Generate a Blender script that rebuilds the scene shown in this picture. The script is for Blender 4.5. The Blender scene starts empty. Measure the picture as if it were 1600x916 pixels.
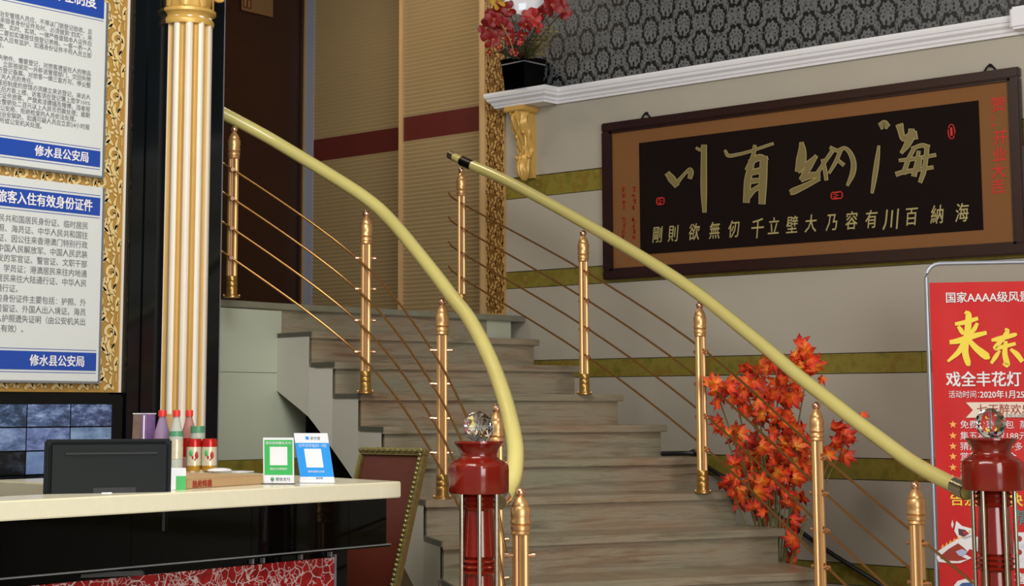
import bpy, bmesh, math, random
from mathutils import Vector, Matrix
random.seed(7)
PI = math.pi
C = bpy.context.scene.collection
SC = bpy.context.scene
E = 1.333                     # eye height above the lobby floor

# ------------------------------------------------------------------ camera
F = 2596.0
RX = Vector((0.752998, -0.078767, -0.653292))   # world X in camera axes (right, down, forward)
RZ = Vector((0.0, -0.992810, 0.119703))
RY = RZ.cross(RX)
if RY.z < 0: RY = -RY
cam_d = bpy.data.cameras.new('camera'); cam = bpy.data.objects.new('camera', cam_d); C.objects.link(cam)
right = Vector((RX.x, RY.x, RZ.x)); down = Vector((RX.y, RY.y, RZ.y)); fwd = Vector((RX.z, RY.z, RZ.z))
m = Matrix((right, -down, -fwd)).transposed().to_4x4()
m.translation = Vector((0, 0, E)); cam.matrix_world = m
cam_d.sensor_width = 36; cam_d.lens = F / 1600 * 36
cam_d.shift_x = 85 / 1600; cam_d.shift_y = -135 / 1600
cam_d.clip_start = 0.05
SC.camera = cam

def ray(px, py):
    d = Vector((px - 715, py - 323, F))
    return Vector((RX.dot(d), RY.dot(d), RZ.dot(d)))
def _o(v): return Vector((v.x, v.y, v.z + E))
def onX(px, py, X): r = ray(px, py); return _o(r * (X / r.x))
def onY(px, py, Y): r = ray(px, py); return _o(r * (Y / r.y))
def onZ(px, py, z): r = ray(px, py); return _o(r * ((z - E) / r.z))
def atD(px, py, d): return _o(ray(px, py) * (d / F))

# ------------------------------------------------------------------ world, lights, exposure
w = bpy.data.worlds.new('world'); SC.world = w; w.use_nodes = True
bg = w.node_tree.nodes['Background']; bg.inputs[0].default_value = (0.86, 0.92, 1.0, 1); bg.inputs[1].default_value = 0.30
def area(name, loc, target, sx, sy, power, col):
    l = bpy.data.lights.new(name, 'AREA'); l.shape = 'RECTANGLE'; l.size = sx; l.size_y = sy; l.energy = power; l.color = col
    o = bpy.data.objects.new(name, l); C.objects.link(o); o.location = loc
    o.rotation_euler = (Vector(target) - Vector(loc)).to_track_quat('-Z', 'Y').to_euler(); return o
area('entrance_daylight', (3.0, .9, 2.2), (-4.5, 6.0, 1.2), 3.5, 3.2, 300, (1.0, 0.97, 0.92))
area('added_overhead_fill', (-3.3, 2.8, 4.3), (-4.2, 4.6, 0.8), 2.2, 2.2, 150, (1.0, 0.96, 0.88))  # unseen overhead fill, added to brighten the stair string and counter
area('landing_lamp', (-7.0, 6.6, 4.3), (-7.1, 7.2, 1.9), 0.5, 0.5, 13, (1.0, 0.80, 0.58))
SC.view_settings.view_transform = 'Standard'; SC.view_settings.look = 'None'
SC.view_settings.gamma = 1; SC.view_settings.exposure = 0.08; SC.view_settings.use_curve_mapping = False
SC.cycles.max_bounces = 8; SC.cycles.transparent_max_bounces = 12; SC.cycles.caustics_refractive = False; SC.cycles.caustics_reflective = False

# ------------------------------------------------------------------ materials
def lin(h):
    if isinstance(h, str): h = [int(h[i:i + 2], 16) / 255 for i in (0, 2, 4)]
    return tuple((c / 12.92 if c <= .04045 else ((c + .055) / 1.055) ** 2.4) for c in h) + (1,)
class NT:
    def __init__(s, name, rough=.5, metal=0, **kw):
        s.m = bpy.data.materials.new(name); s.m.use_nodes = True; s.t = s.m.node_tree
        s.b = s.t.nodes['Principled BSDF']; s.b.inputs['Roughness'].default_value = rough; s.b.inputs['Metallic'].default_value = metal
        for k, v in kw.items(): s.b.inputs[k.replace('_', ' ')].default_value = v
        s._tc = None
    def n(s, typ, **kw):
        x = s.t.nodes.new(typ)
        for k, v in kw.items(): setattr(x, k, v)
        return x
    def tc(s, out='Object'):
        if not s._tc: s._tc = s.n('ShaderNodeTexCoord')
        return s._tc.outputs[out]
    def geo(s): return s.n('ShaderNodeNewGeometry').outputs['Position']
    def set(s, sock, v):
        if isinstance(v, bpy.types.NodeSocket): s.t.links.new(v, sock)
        else: sock.default_value = v
    def M(s, op, a, b=0.0, c=0.0):
        x = s.n('ShaderNodeMath', operation=op); s.set(x.inputs[0], a); s.set(x.inputs[1], b); s.set(x.inputs[2], c); return x.outputs[0]
    def sep(s, v): x = s.n('ShaderNodeSeparateXYZ'); s.set(x.inputs[0], v); return x.outputs
    def comb(s, a, b, c=0.0):
        x = s.n('ShaderNodeCombineXYZ'); s.set(x.inputs[0], a); s.set(x.inputs[1], b); s.set(x.inputs[2], c); return x.outputs[0]
    def mapv(s, v, scale=(1, 1, 1), loc=(0, 0, 0), rot=(0, 0, 0)):
        x = s.n('ShaderNodeMapping'); s.set(x.inputs[0], v); x.inputs['Scale'].default_value = scale; x.inputs['Location'].default_value = loc; x.inputs['Rotation'].default_value = rot; return x.outputs[0]
    def noise(s, v, scale, detail=3, rough=.55, dist=0):
        x = s.n('ShaderNodeTexNoise'); s.set(x.inputs['Vector'], v); x.inputs['Scale'].default_value = scale; x.inputs['Detail'].default_value = detail
        x.inputs['Roughness'].default_value = rough; x.inputs['Distortion'].default_value = dist; return x.outputs[0]
    def vor(s, v, scale, feature='F1', out=0):
        x = s.n('ShaderNodeTexVoronoi', feature=feature); s.set(x.inputs['Vector'], v); x.inputs['Scale'].default_value = scale; return x.outputs[out]
    def ramp(s, f, stops, interp='LINEAR'):
        x = s.n('ShaderNodeValToRGB'); s.set(x.inputs[0], f); cr = x.color_ramp; cr.interpolation = interp
        while len(cr.elements) < len(stops): cr.elements.new(.5)
        for e, (p, c) in zip(cr.elements, stops): e.position = p; e.color = lin(c)
        return x.outputs[0]
    def mix(s, f, a, b, mode='MIX'):
        x = s.n('ShaderNodeMix', data_type='RGBA', blend_type=mode); s.set(x.inputs[0], f)
        s.set(x.inputs[6], lin(a) if isinstance(a, str) else a); s.set(x.inputs[7], lin(b) if isinstance(b, str) else b); return x.outputs[2]
    def bump(s, h, st=.3, dist=.005):
        x = s.n('ShaderNodeBump'); x.inputs['Strength'].default_value = st; x.inputs['Distance'].default_value = dist
        s.set(x.inputs['Height'], h); s.t.links.new(x.outputs[0], s.b.inputs['Normal'])
    def col(s, v): s.set(s.b.inputs['Base Color'], lin(v) if isinstance(v, str) else v); return s.m
def plain(name, c, rough=.5, metal=0, var=.12, sc=9, bump=0, **kw):
    t = NT(name, rough, metal, **kw)
    L = lin(c); d = tuple(x * (1 - var) for x in L[:3]) + (1,); u = tuple(min(1, x * (1 + var)) for x in L[:3]) + (1,)
    n = t.noise(t.tc(), sc, 4)
    x = t.n('ShaderNodeMix', data_type='RGBA'); t.set(x.inputs[0], n); x.inputs[6].default_value = d; x.inputs[7].default_value = u
    if bump: t.bump(t.noise(t.tc(), sc * 12, 3), bump, .002)
    return t.col(x.outputs[2])
M = {}
M['pale'] = plain('pale_tile', 'aea89c', .38, var=.07, sc=2.5)
M['pale_green'] = plain('pale_green_tile', 'b4bba9', .35, var=.06, sc=3)
def _g():
    t = NT('olive_gold_tile', .35); p = t.geo()
    n = t.noise(p, 9, 6, .65); return t.col(t.ramp(n, [(.3, '665f20'), (.48, '857b33'), (.6, '7a6424'), (.75, '9c954a')]))
M['olive'] = _g()
def _stone():
    t = NT('streaked_brown_stone', .33); p = t.geo()
    v = t.mapv(p, (1.4, 1.6, 26), rot=(.06, .03, 0)); n = t.noise(v, 1.3, 7, .68, .6)
    v2 = t.mapv(p, (2, 1.3, 7)); n2 = t.noise(v2, 1.2, 4, .6)
    c1 = t.ramp(n, [(.3, '544739'), (.42, '7d6f5a'), (.52, '968c77'), (.62, '80735c'), (.76, 'a9a493')])
    c2 = t.ramp(n2, [(.32, '886048'), (.5, '8a8170'), (.68, '748070')])
    return t.col(t.mix(.38, c1, c2))
M['stone'] = _stone()
M['stone_edge'] = plain('grey_stone_edge', '7d7b6b', .3, var=.2, sc=14)
M['string'] = plain('stair_string_plaster', 'c6c4ba', .6, var=.06, sc=4)
M['edge_shade'] = plain('shaded_stone_edge', '4a463c', .35, var=.2)  # stone colour darkened to stand for shade on the tread sides
M['understair_shade'] = plain('understair_shade_black', '14120f', .8)  # near-black that stands in for the shade under the stairs
M['black_marble'] = plain('black_marble', '0a0f13', .1, var=.5, sc=5, Specular_IOR_Level=.3)
M['black_gloss'] = plain('black_glass', '030405', .05, var=.1, Specular_IOR_Level=.2)
M['black'] = plain('black_plastic', '0c0d0f', .4, Specular_IOR_Level=.25)
M['counter'] = plain('cream_quartz', 'e4e0c8', .18, var=.05, sc=30)
M['wood_desk'] = plain('brown_desk_top', '8a7460', .25, var=.1)
M['cornice'] = plain('white_plaster', 'eceef6', .5, var=.03)
M['gold_paint'] = plain('gold_paint', 'd4ac5c', .38, .2, var=.15, sc=20)
M['col_white'] = plain('ivory_paint', 'e6ddd0', .4, var=.04)
M['col_gold'] = plain('ochre_gold_paint', 'c69e56', .45, .1, var=.1)
M['post'] = plain('rose_gold_metal', 'dcae78', .36, .7, var=.1, sc=12)
M['post_base'] = plain('aged_gold_metal', 'b08a4a', .34, .8, var=.15, sc=20)
M['pin'] = plain('pink_gold_pin', 'e8b896', .22, .9)
M['rod'] = plain('bronze_rod', 'a67a45', .3, .8)
M['rail'] = plain('cream_yellow_handrail', 'd1c77c', .28, var=.06, sc=6, Coat_Weight=.4)
M['chrome'] = plain('brushed_steel', 'c9c4ae', .2, .95)
M['redwood'] = plain('red_lacquered_wood', '74180c', .18, var=.3, sc=6, Coat_Weight=.25)
M['frame_dark'] = plain('dark_mahogany', '280e0a', .35, var=.3)
M['mat_tan'] = plain('tan_silk_mount', '7c5128', .8, var=.12, sc=160)
M['panel_dark'] = plain('near_black_panel', '140806', .8, var=.2, Specular_IOR_Level=.15)
M['glyph'] = plain('dull_gold_leaf', '7d7044', .5, .1, var=.1)
M['glyph_edge'] = plain('pale_gold_edge', 'a89c6a', .5, .1)
M['red_ink'] = plain('red_ink', 'c3241c', .6, var=.1)
M['red_ink_dull'] = plain('dull_red_ink', '9c2a12', .6, var=.1)
M['white_print'] = plain('white_print', 'e9e6ea', .5, var=.03)
M['poster'] = plain('pale_acrylic_sheet', 'd3d8da', .22, var=.03, sc=3)
M['poster_blue'] = plain('blue_print', '2349a8', .3, var=.08, sc=5)
M['ink'] = plain('grey_black_ink', '75787b', .6)
M['steel_edge'] = plain('silver_trim', '9ea5ad', .3, .7)
M['banner'] = plain('red_banner_vinyl', 'c81414', .5, var=.12, sc=6, bump=.2, Specular_IOR_Level=.3)
M['yellow_print'] = plain('yellow_print', 'f2d63c', .5, var=.04)
M['star'] = plain('pale_orange_print', 'f6b04c', .5)
M['tube_grey'] = plain('grey_steel_tube', 'a6abb8', .35, .5)
M['cord'] = plain('black_cord', '0b0b0d', .5)
M['monitor'] = plain('dark_grey_shell', '151b1d', .6, var=.08, Specular_IOR_Level=.2)
M['door'] = plain('dark_brown_door', '30170b', .4, var=.35, sc=3)
M['door_gold'] = plain('gold_door_trim', 'b99a63', .35, .5)
M['jamb'] = plain('blue_grey_jamb', '9aa0b4', .4, var=.05)
M['slat'] = plain('ribbed_beige_panel', 'a8936c', .55, var=.07, sc=3)
M['slat_trim'] = plain('beige_trim', 'c9a97a', .5)
M['slat_red'] = plain('dark_red_band', '5a211a', .5, var=.1)
M['beige_side'] = plain('tan_side', 'b08c5c', .6)
M['floor'] = None
def _floor():
    t = NT('polished_floor_tile', .2); p = t.geo(); b = t.n('ShaderNodeTexBrick'); t.set(b.inputs['Vector'], p)
    b.offset = 0; b.inputs['Scale'].default_value = 1; b.inputs['Brick Width'].default_value = .8; b.inputs['Row Height'].default_value = .8; b.inputs['Mortar Size'].default_value = .004
    b.inputs['Color1'].default_value = lin('b9ae98'); b.inputs['Color2'].default_value = lin('b0a48d'); b.inputs['Mortar'].default_value = lin('6b6356'); return t.col(b.outputs[0])
M['floor'] = _floor()
M['ceiling'] = plain('white_ceiling', 'd8d6cf', .8, var=.02)
def damask():
    t = NT('grey_black_damask_paper', .6); x, y, z = t.sep(t.geo()); W, H = .222, .255
    u = t.M('DIVIDE', x, W); v = t.M('DIVIDE', z, H)
    def med(du, dv):
        a = t.M('SUBTRACT', t.M('FRACT', t.M('ADD', u, du)), .5); b = t.M('SUBTRACT', t.M('FRACT', t.M('ADD', v, dv)), .5)
        th = t.M('ARCTAN2', b, a)
        ax = t.M('DIVIDE', a, .225); bx = t.M('DIVIDE', b, .285)
        r = t.M('SQRT', t.M('ADD', t.M('MULTIPLY', ax, ax), t.M('MULTIPLY', bx, bx)))
        egg = t.M('MULTIPLY', t.M('SINE', th), .07)
        r = t.M('ADD', r, egg)
        return r, th, a, b
    def shade(du, dv):
        r, th, a, b = med(du, dv)
        lob = t.M('MULTIPLY', t.M('COSINE', t.M('MULTIPLY', th, 11)), .06)
        rr = t.M('ADD', r, lob)
        flower = t.M('LESS_THAN', rr, .86)
        petals = t.M('GREATER_THAN', t.M('ADD', t.M('COSINE', t.M('MULTIPLY', th, 9)), t.M('SINE', t.M('MULTIPLY', t.M('ADD', r, t.M('MULTIPLY', b, 1.6)), 15))), -1.1)
        lob2 = t.M('ADD', t.M('MULTIPLY', t.M('COSINE', t.M('MULTIPLY', th, 8)), .10), t.M('MULTIPLY', t.M('COSINE', t.M('MULTIPLY', th, 20)), .05))
        ring = t.M('LESS_THAN', t.M('ADD', r, lob2), 1.15)
        return t.M('MULTIPLY', flower, petals), ring, a, b
    f1, r1, a1, b1 = shade(0, 0); f2, r2, a2, b2 = shade(.5, .5)
    ringm = t.M('MAXIMUM', r1, r2); fl = t.M('MAXIMUM', f1, f2)
    # small dark accents at the crossings of the ogee net
    nz = t.noise(t.comb(t.M('ABSOLUTE', a1), b1), 17, 2, .5, .8)
    acc = t.M('GREATER_THAN', nz, .425)
    base = t.M('MULTIPLY', t.M('SUBTRACT', 1.0, ringm), acc)
    lightm = t.M('MAXIMUM', base, fl)
    rgh = t.M('ADD', .35, t.M('MULTIPLY', lightm, .3)); t.set(t.b.inputs['Roughness'], rgh)
    fine = t.noise(t.geo(), 60, 3)
    lc = t.ramp(fine, [(.3, '54585b'), (.7, '6f7275')])
    return t.col(t.mix(lightm, '0d1115', lc))
M['damask'] = damask()
M['scroll_gold'] = plain('gold_scroll_paper', 'b08842', .5, var=.3, sc=14)
M['scroll_print'] = plain('pale_gold_print', 'dcc48c', .5, var=.1, sc=20)
M['scroll_line'] = plain('dark_gold_print', '8a6628', .5, var=.1, sc=20)
M['scroll_brown'] = plain('brown_gold_strip', 'c09a5c', .5, var=.12, sc=14)
M['scroll_dark'] = plain('brown_scroll_print', '74501f', .5, var=.1, sc=14)
def crackle():
    t = NT('red_crackle_mosaic', .25); p = t.geo(); v = t.mapv(p, (1, 1, 1)); n = t.noise(v, 9, 3); 
    vv = t.n('ShaderNodeVectorMath', operation='ADD'); t.set(vv.inputs[0], v); t.set(vv.inputs[1], t.comb(0.0, t.M('MULTIPLY', n, .10), t.M('MULTIPLY', n, .07)))
    d = t.vor(vv.outputs[0], 23, 'DISTANCE_TO_EDGE'); d2 = t.vor(vv.outputs[0], 55, 'DISTANCE_TO_EDGE')
    msk = t.M('GREATER_THAN', t.noise(p, 14, 2), .52)
    e = t.M('MAXIMUM', t.M('LESS_THAN', d, .03), t.M('MULTIPLY', t.M('LESS_THAN', d2, .045), msk))
    return t.col(t.mix(e, t.ramp(t.noise(p, 30, 2), [(.3, '6d0a10'), (.7, '9c1018')]), 'b8a6a6'))
M['crackle'] = crackle()
def leafmat():
    t = NT('autumn_leaf_cloth', .55); o = t.tc('Object'); x = t.n('ShaderNodeVectorMath', operation='LENGTH'); t.set(x.inputs[0], o)
    oi = t.n('ShaderNodeObjectInfo').outputs['Random']; r = t.M('ADD', t.M('MULTIPLY', x.outputs['Value'], 15), t.M('MULTIPLY', oi, .45))
    c = t.ramp(t.M('ADD', r, t.M('MULTIPLY', t.noise(o, 50, 3), .3)), [(.15, 'e8a02c'), (.5, 'e8641c'), (.85, 'd93414'), (1.0, 'a81c10')])
    t.b.inputs['Subsurface Weight'].default_value = 0; return t.col(c)
M['leaf'] = leafmat()
M['stem'] = plain('green_brown_stem', '6f6a3c', .6)
M['petal'] = plain('deep_red_petal', '840a10', .5, var=.4, sc=25)
M['petal_pink'] = plain('rose_petal', 'a82a2c', .5, var=.3, sc=25)
M['frond'] = plain('dried_olive_frond', '8a7c48', .6, var=.2)
M['frond_dark'] = plain('dark_green_frond', '3c4124', .6, var=.2)
M['gold_flower'] = plain('gold_blossom', 'c79f3a', .5)
M['pot'] = plain('black_glazed_pot', '030304', .12, Specular_IOR_Level=.15)
M['silver'] = plain('silver_line', 'b0b4b8', .35, .4)
M['card'] = plain('white_card', 'dddfe8', .4, var=.03)
M['green_print'] = plain('green_print', '3fae5c', .3, var=.12, sc=20)
M['sky_print'] = plain('sky_blue_print', '2a92e6', .3, var=.06)
M['navy_print'] = plain('navy_print', '28508c', .4)
M['carton'] = plain('brown_carton', 'b09069', .6, var=.08)
M['can_red'] = plain('red_can_print', 'b3201a', .25, .3)
M['can_cream'] = plain('cream_can_print', 'cfc7b0', .3, .2, var=.25, sc=60)
M['can_gold'] = plain('gold_can_foot', 'c79a3c', .3, .6)
M['cap_red'] = plain('red_screw_cap', 'd8342c', .4)
M['purple_print'] = plain('purple_pack_print', '6c4a86', .4, var=.5, sc=45)
M['brown_pack'] = plain('brown_pack_print', '5c4636', .4, var=.5, sc=60)
M['label_green'] = plain('green_label', '4f8f6c', .4, var=.3, sc=60)
M['board_brown'] = plain('red_brown_board', '4e1d0f', .4, var=.25, sc=4)
M['antique_gold'] = plain('antique_gold_frame', '8c8456', .3, .7, var=.45, sc=50)
def glass(name, col, rough=0.0, ior=1.45, tr=1):
    t = NT(name, rough); t.b.inputs['Transmission Weight'].default_value = tr; t.b.inputs['IOR'].default_value = ior; return t.col(col)
M['crystal'] = glass('clear_crystal', 'f8f8f8', 0, 1.5)
M['pet_clear'] = glass('clear_plastic', 'dfe9e2', .08, 1.15, .45)
M['pet_pink'] = glass('pink_plastic', 'd79a98', .08, 1.15, .45)
M['pet_violet'] = glass('violet_plastic', 'b9a2cc', .08, 1.15, .45)
def screenm(i, c1, c2, c3, sc):
    t = NT('screen_picture', .2); o = t.tc('Object'); n = t.noise(t.mapv(o, (1, 1, 2.2), loc=(0, i * 3.7, i)), sc, 4, .75, .15)
    c = t.ramp(n, [(.3, c1), (.5, c2), (.7, c3)]); t.col(c); t.set(t.b.inputs['Emission Color'], c); t.b.inputs['Emission Strength'].default_value = .35; return t.m
SCR = [screenm(0, '10151f', '30405c', '6f86ad', 9), screenm(1, '1a2334', '46587c', '8797b8', 14), screenm(2, '1b2130', '3d4b70', '7a8ab0', 18),
       screenm(3, '24304a', '5a6c92', '8b9bbd', 7), screenm(4, '30385a', '5b6a96', '8190b4', 11), screenm(5, '35445f', '5f7597', '7b91b0', 8), screenm(6, '05070b', '0a0e15', '30384a', 6), screenm(7, '4c5f86', '5e739b', '6f84a8', 4)]

# ------------------------------------------------------------------ mesh helpers
class MB:
    def __init__(s): s.v = []; s.f = []; s.smooth = False
    def add(s, vs, fs):
        k = len(s.v); s.v += [Vector(x) for x in vs]; s.f += [tuple(i + k for i in f) for f in fs]; return s
    def box(s, a, b, mat=None):
        x0, y0, z0 = a; x1, y1, z1 = b
        vs = [(x, y, z) for z in (z0, z1) for x, y in ((x0, y0), (x1, y0), (x1, y1), (x0, y1))]
        if mat: vs = [mat @ Vector(v) for v in vs]
        return s.add(vs, [(3, 2, 1, 0), (4, 5, 6, 7), (0, 1, 5, 4), (1, 2, 6, 5), (2, 3, 7, 6), (3, 0, 4, 7)])
    def prism(s, poly, z0, z1):      # poly CCW xy, vertical extrusion
        n = len(poly); vs = [(p[0], p[1], z0) for p in poly] + [(p[0], p[1], z1) for p in poly]
        return s.add(vs, [tuple(range(n - 1, -1, -1)), tuple(range(n, 2 * n))] + [(i, (i + 1) % n, n + (i + 1) % n, n + i) for i in range(n)])
    def extr(s, poly, d):            # 3d planar polygon extruded by vector d
        n = len(poly); d = Vector(d); vs = [Vector(p) for p in poly]; vs += [p + d for p in vs]
        return s.add(vs, [tuple(range(n)), tuple(range(2 * n - 1, n - 1, -1))] + [(i, n + i, n + (i + 1) % n, (i + 1) % n) for i in range(n)])
    def lathe(s, prof, o=(0, 0, 0), seg=24, mod=None, mat=None):   # prof [(r,z)]
        o = Vector(o); vs = []; fs = []
        for j, (r, z) in enumerate(prof):
            for i in range(seg):
                t = 2 * PI * i / seg; rr = r * (mod(t, z) if mod else 1)
                p = Vector((rr * math.cos(t), rr * math.sin(t), z))
                vs.append(o + (mat @ p if mat else p))
        for j in range(len(prof) - 1):
            for i in range(seg):
                a = j * seg + i; b = j * seg + (i + 1) % seg; fs.append((a, b, b + seg, a + seg))
        fs.append(tuple(range(seg - 1, -1, -1))); n = (len(prof) - 1) * seg; fs.append(tuple(range(n, n + seg)))
        s.smooth = True; return s.add(vs, fs)
    def tube(s, pts, r, seg=10, caps=True, rfn=None):
        pts = [Vector(p) for p in pts]; vs = []; fs = []; up = Vector((0, 0, 1))
        for j, p in enumerate(pts):
            t = (pts[min(j + 1, len(pts) - 1)] - pts[max(j - 1, 0)]).normalized()
            if abs(t.dot(up)) > .97: u = t.cross(Vector((1, 0, 0))).normalized()
            else: u = t.cross(up).normalized()
            v = t.cross(u)
            rr = rfn(j) if rfn else r
            for i in range(seg):
                a = 2 * PI * i / seg; vs.append(p + u * (rr * math.cos(a)) + v * (rr * math.sin(a)))
        for j in range(len(pts) - 1):
            for i in range(seg):
                a = j * seg + i; b = j * seg + (i + 1) % seg; fs.append((a, a + seg, b + seg, b))
        if caps: fs.append(tuple(range(seg))); n = (len(pts) - 1) * seg; fs.append(tuple(range(n + seg - 1, n - 1, -1)))
        s.smooth = True; return s.add(vs, fs)
    def ball(s, c, r, seg=14, rings=9, sc=(1, 1, 1)):
        c = Vector(c); prof = []
        vs = []; fs = []
        for j in range(rings + 1):
            p = PI * j / rings
            for i in range(seg):
                t = 2 * PI * i / seg; vs.append(c + Vector((r * sc[0] * math.sin(p) * math.cos(t), r * sc[1] * math.sin(p) * math.sin(t), -r * sc[2] * math.cos(p))))
        for j in range(rings):
            for i in range(seg):
                a = j * seg + i; b = j * seg + (i + 1) % seg; fs.append((a, b, b + seg, a + seg))
        s.smooth = True; return s.add(vs, fs)
    def build(s, name, mat, parent=None, at=(0, 0, 0), smooth=None, bevel=0, kind=None, flip=False):
        me = bpy.data.meshes.new(name); at = Vector(at)
        base = parent_world(parent) if parent is not None else at
        me.from_pydata([v - base for v in s.v], [], s.f)
        bm = bmesh.new(); bm.from_mesh(me); bmesh.ops.remove_doubles(bm, verts=bm.verts, dist=1e-6); bmesh.ops.recalc_face_normals(bm, faces=bm.faces)
        if bevel: bmesh.ops.bevel(bm, geom=[e for e in bm.edges if e.calc_face_angle(0) > .6], offset=bevel, segments=2, affect='EDGES', clamp_overlap=True)
        sm = s.smooth if smooth is None else smooth
        for f in bm.faces: f.smooth = sm and len(f.verts) < 8
        if sm:
            for e in bm.edges: e.smooth = e.calc_face_angle(0) < .7
        bm.to_mesh(me); bm.free()
        mats = mat if isinstance(mat, (list, tuple)) else [mat]
        for q in mats: me.materials.append(M[q] if isinstance(q, str) else q)
        o = bpy.data.objects.new(name, me); C.objects.link(o)
        if parent is not None: o.parent = parent
        else: o.location = at
        if kind: o['kind'] = kind
        return o
def parent_world(p):
    v = Vector((0, 0, 0))
    while p is not None: v += p.location; p = p.parent
    return v
def tag(o, label=None, cat=None, group=None, kind=None):
    if label: o['label'] = label
    if cat: o['category'] = cat
    if group: o['group'] = group
    if kind: o['kind'] = kind
    return o
def thing(name, label, cat, loc, group=None, kind=None):
    o = bpy.data.objects.new(name, None); C.objects.link(o); o.location = loc; o.empty_display_size = .05
    return tag(o, label, cat, group, kind)
def spline(pts, n=8):
    pts = [Vector(p) for p in pts]; out = []
    P = [pts[0] * 2 - pts[1]] + pts + [pts[-1] * 2 - pts[-2]]
    for i in range(1, len(P) - 2):
        for k in range(n):
            t = k / n; a, b, c, d = P[i - 1], P[i], P[i + 1], P[i + 2]
            out.append(.5 * ((2 * b) + (c - a) * t + (2 * a - 5 * b + 4 * c - d) * t * t + (3 * b - 3 * c + d - a) * t ** 3))
    out.append(pts[-1]); return out
def frame(o, xd, yd):   # local x, y, z=normal
    xd = Vector(xd).normalized(); yd = Vector(yd).normalized(); zd = xd.cross(yd).normalized(); yd = zd.cross(xd)
    mm = Matrix((xd, yd, zd)).transposed().to_4x4(); mm.translation = Vector(o); return mm
def text(s, mm, size, mat, parent, name='lettering', align='LEFT', bold=0, sx=1, shear=0, spacing=1, res=2, thick=0.0006):
    cu = bpy.data.curves.new('t', 'FONT'); cu.body = s; cu.size = size; cu.align_x = align; cu.shear = shear; cu.space_character = spacing
    cu.resolution_u = res; cu.extrude = thick; cu.fill_mode = 'FRONT'
    o = bpy.data.objects.new('t', cu); C.objects.link(o)
    dg = bpy.context.evaluated_depsgraph_get(); me = bpy.data.meshes.new_from_object(o.evaluated_get(dg)); bpy.data.objects.remove(o)
    me.name = name; base = parent_world(parent)
    S = Matrix.Diagonal((sx, 1, 1, 1))
    if bold:
        bm = bmesh.new()
        for i, (u, v) in enumerate(((-1, -.6), (1, -.6), (-1, .6), (1, .6), (0, 0))):
            k = len(bm.verts); bm.from_mesh(me); bm.verts.ensure_lookup_table()
            for q in bm.verts[k:]: q.co += Vector((u * bold, v * bold, i * .00008))
        bm.to_mesh(me); bm.free()
    me.transform(Matrix.Translation(-base) @ mm @ S)
    me.materials.clear(); me.materials.append(M[mat]); q = bpy.data.objects.new(name, me); C.objects.link(q); q.parent = parent; return q
def ribbon(mb, strokes, conv, grow=0, off=0, thick=.003, nrm=(0, -1, 0)):
    nrm = Vector(nrm); off0 = off
    for si, st in enumerate(strokes):
        off = off0 + si * .00025
        if len(st) > 2: st = [tuple(v) for v in spline([Vector(a) for a in st], 4)]
        P = [Vector((a[0], a[1])) for a in st]; Wd = [a[2] + grow for a in st]
        if len(P) == 1: P = [P[0], P[0] + Vector((.1, .1))]; Wd = Wd * 2
        L = []; R_ = []
        for i, p in enumerate(P):
            t = P[min(i + 1, len(P) - 1)] - P[max(i - 1, 0)]; t.normalize(); nn = Vector((-t.y, t.x)) * Wd[i] / 2
            q = p.copy()
            if i == 0: q -= t * Wd[i] * .3
            if i == len(P) - 1: q += t * Wd[i] * .3
            L.append(conv(*(q + nn)) + nrm * (off + thick)); R_.append(conv(*(q - nn)) + nrm * (off + thick))
        for i in range(len(P) - 1):
            mb.extr([L[i], R_[i], R_[i + 1], L[i + 1]], -nrm * thick)

# ------------------------------------------------------------------ setting
WY = 7.62                       # right wall plane
def zr(z): return z + E
fl = MB().box((-9.2, -1.5, -.08), (3.0, 8.6, 0)).build('floor', 'floor'); tag(fl, kind='structure')
ce = MB().box((-9.2, -1.5, 4.62), (3.0, 8.6, 4.72)).build('ceiling', 'ceiling'); tag(ce, kind='structure')
XL = onY(790, 300, WY).x; XS = onY(761, 300, WY).x; XR = 3.0
we = MB().box((3.06, 2.9, 0), (3.2, 8.0, 4.62)).build('wall_added_dark', plain('taupe_wall', '6d6358', .7)); tag(we, kind='structure')  # unseen wall, added to darken reflections in the black gloss
wr = MB().box((XS, WY + .03, 0), (XR, WY + .2, 4.62)).build('wall_right', 'pale'); tag(wr, kind='structure')
tops = [1.358, .796, .270, -.252, -.772]; bots = [1.230, .695, .166, -.361, -.880]
zc0 = zr(1.762); zc1 = zr(1.850)
edges = [zc0]
for a, b in zip(tops, bots): edges += [zr(a), zr(b)]
edges += [0]
xjoint = onY(1440, 565, WY).x
for i in range(len(edges) - 1):
    z1, z0 = edges[i], edges[i + 1]; gold = i % 2 == 1
    g = .0035
    if gold:
        for x0, x1 in ((XL, xjoint - .9), (xjoint - .9, xjoint), (xjoint, xjoint + .9), (xjoint + .9, xjoint + 1.8), (xjoint + 1.8, XR)):
            MB().box((x0 + .001, WY + .004, z0 + g), (x1 - .001, WY + .032, z1 - g)).build('gold_strip', 'olive', wr)
    else:
        for x0, x1 in ((XL, xjoint + 1.2), (xjoint + 1.2, XR)):
            MB().box((x0, WY, z0 + g * .3), (x1 - .002, WY + .032, z1 - g * .3)).build('wall_panel', 'pale', wr)
MB().box((XL, WY, zc1 - .02), (XR, WY + .032, 4.62)).build('damask_paper', 'damask', wr)
MB().box((XS, WY - .012, 1.86), (XL, WY + .03, 4.62)).build('scroll_strip', 'scroll_brown', wr)
MB().box((XS - .035, WY - .02, 1.86), (XS, WY + .2, 4.62)).build('corner_bead', 'slat_trim', wr)

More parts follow.
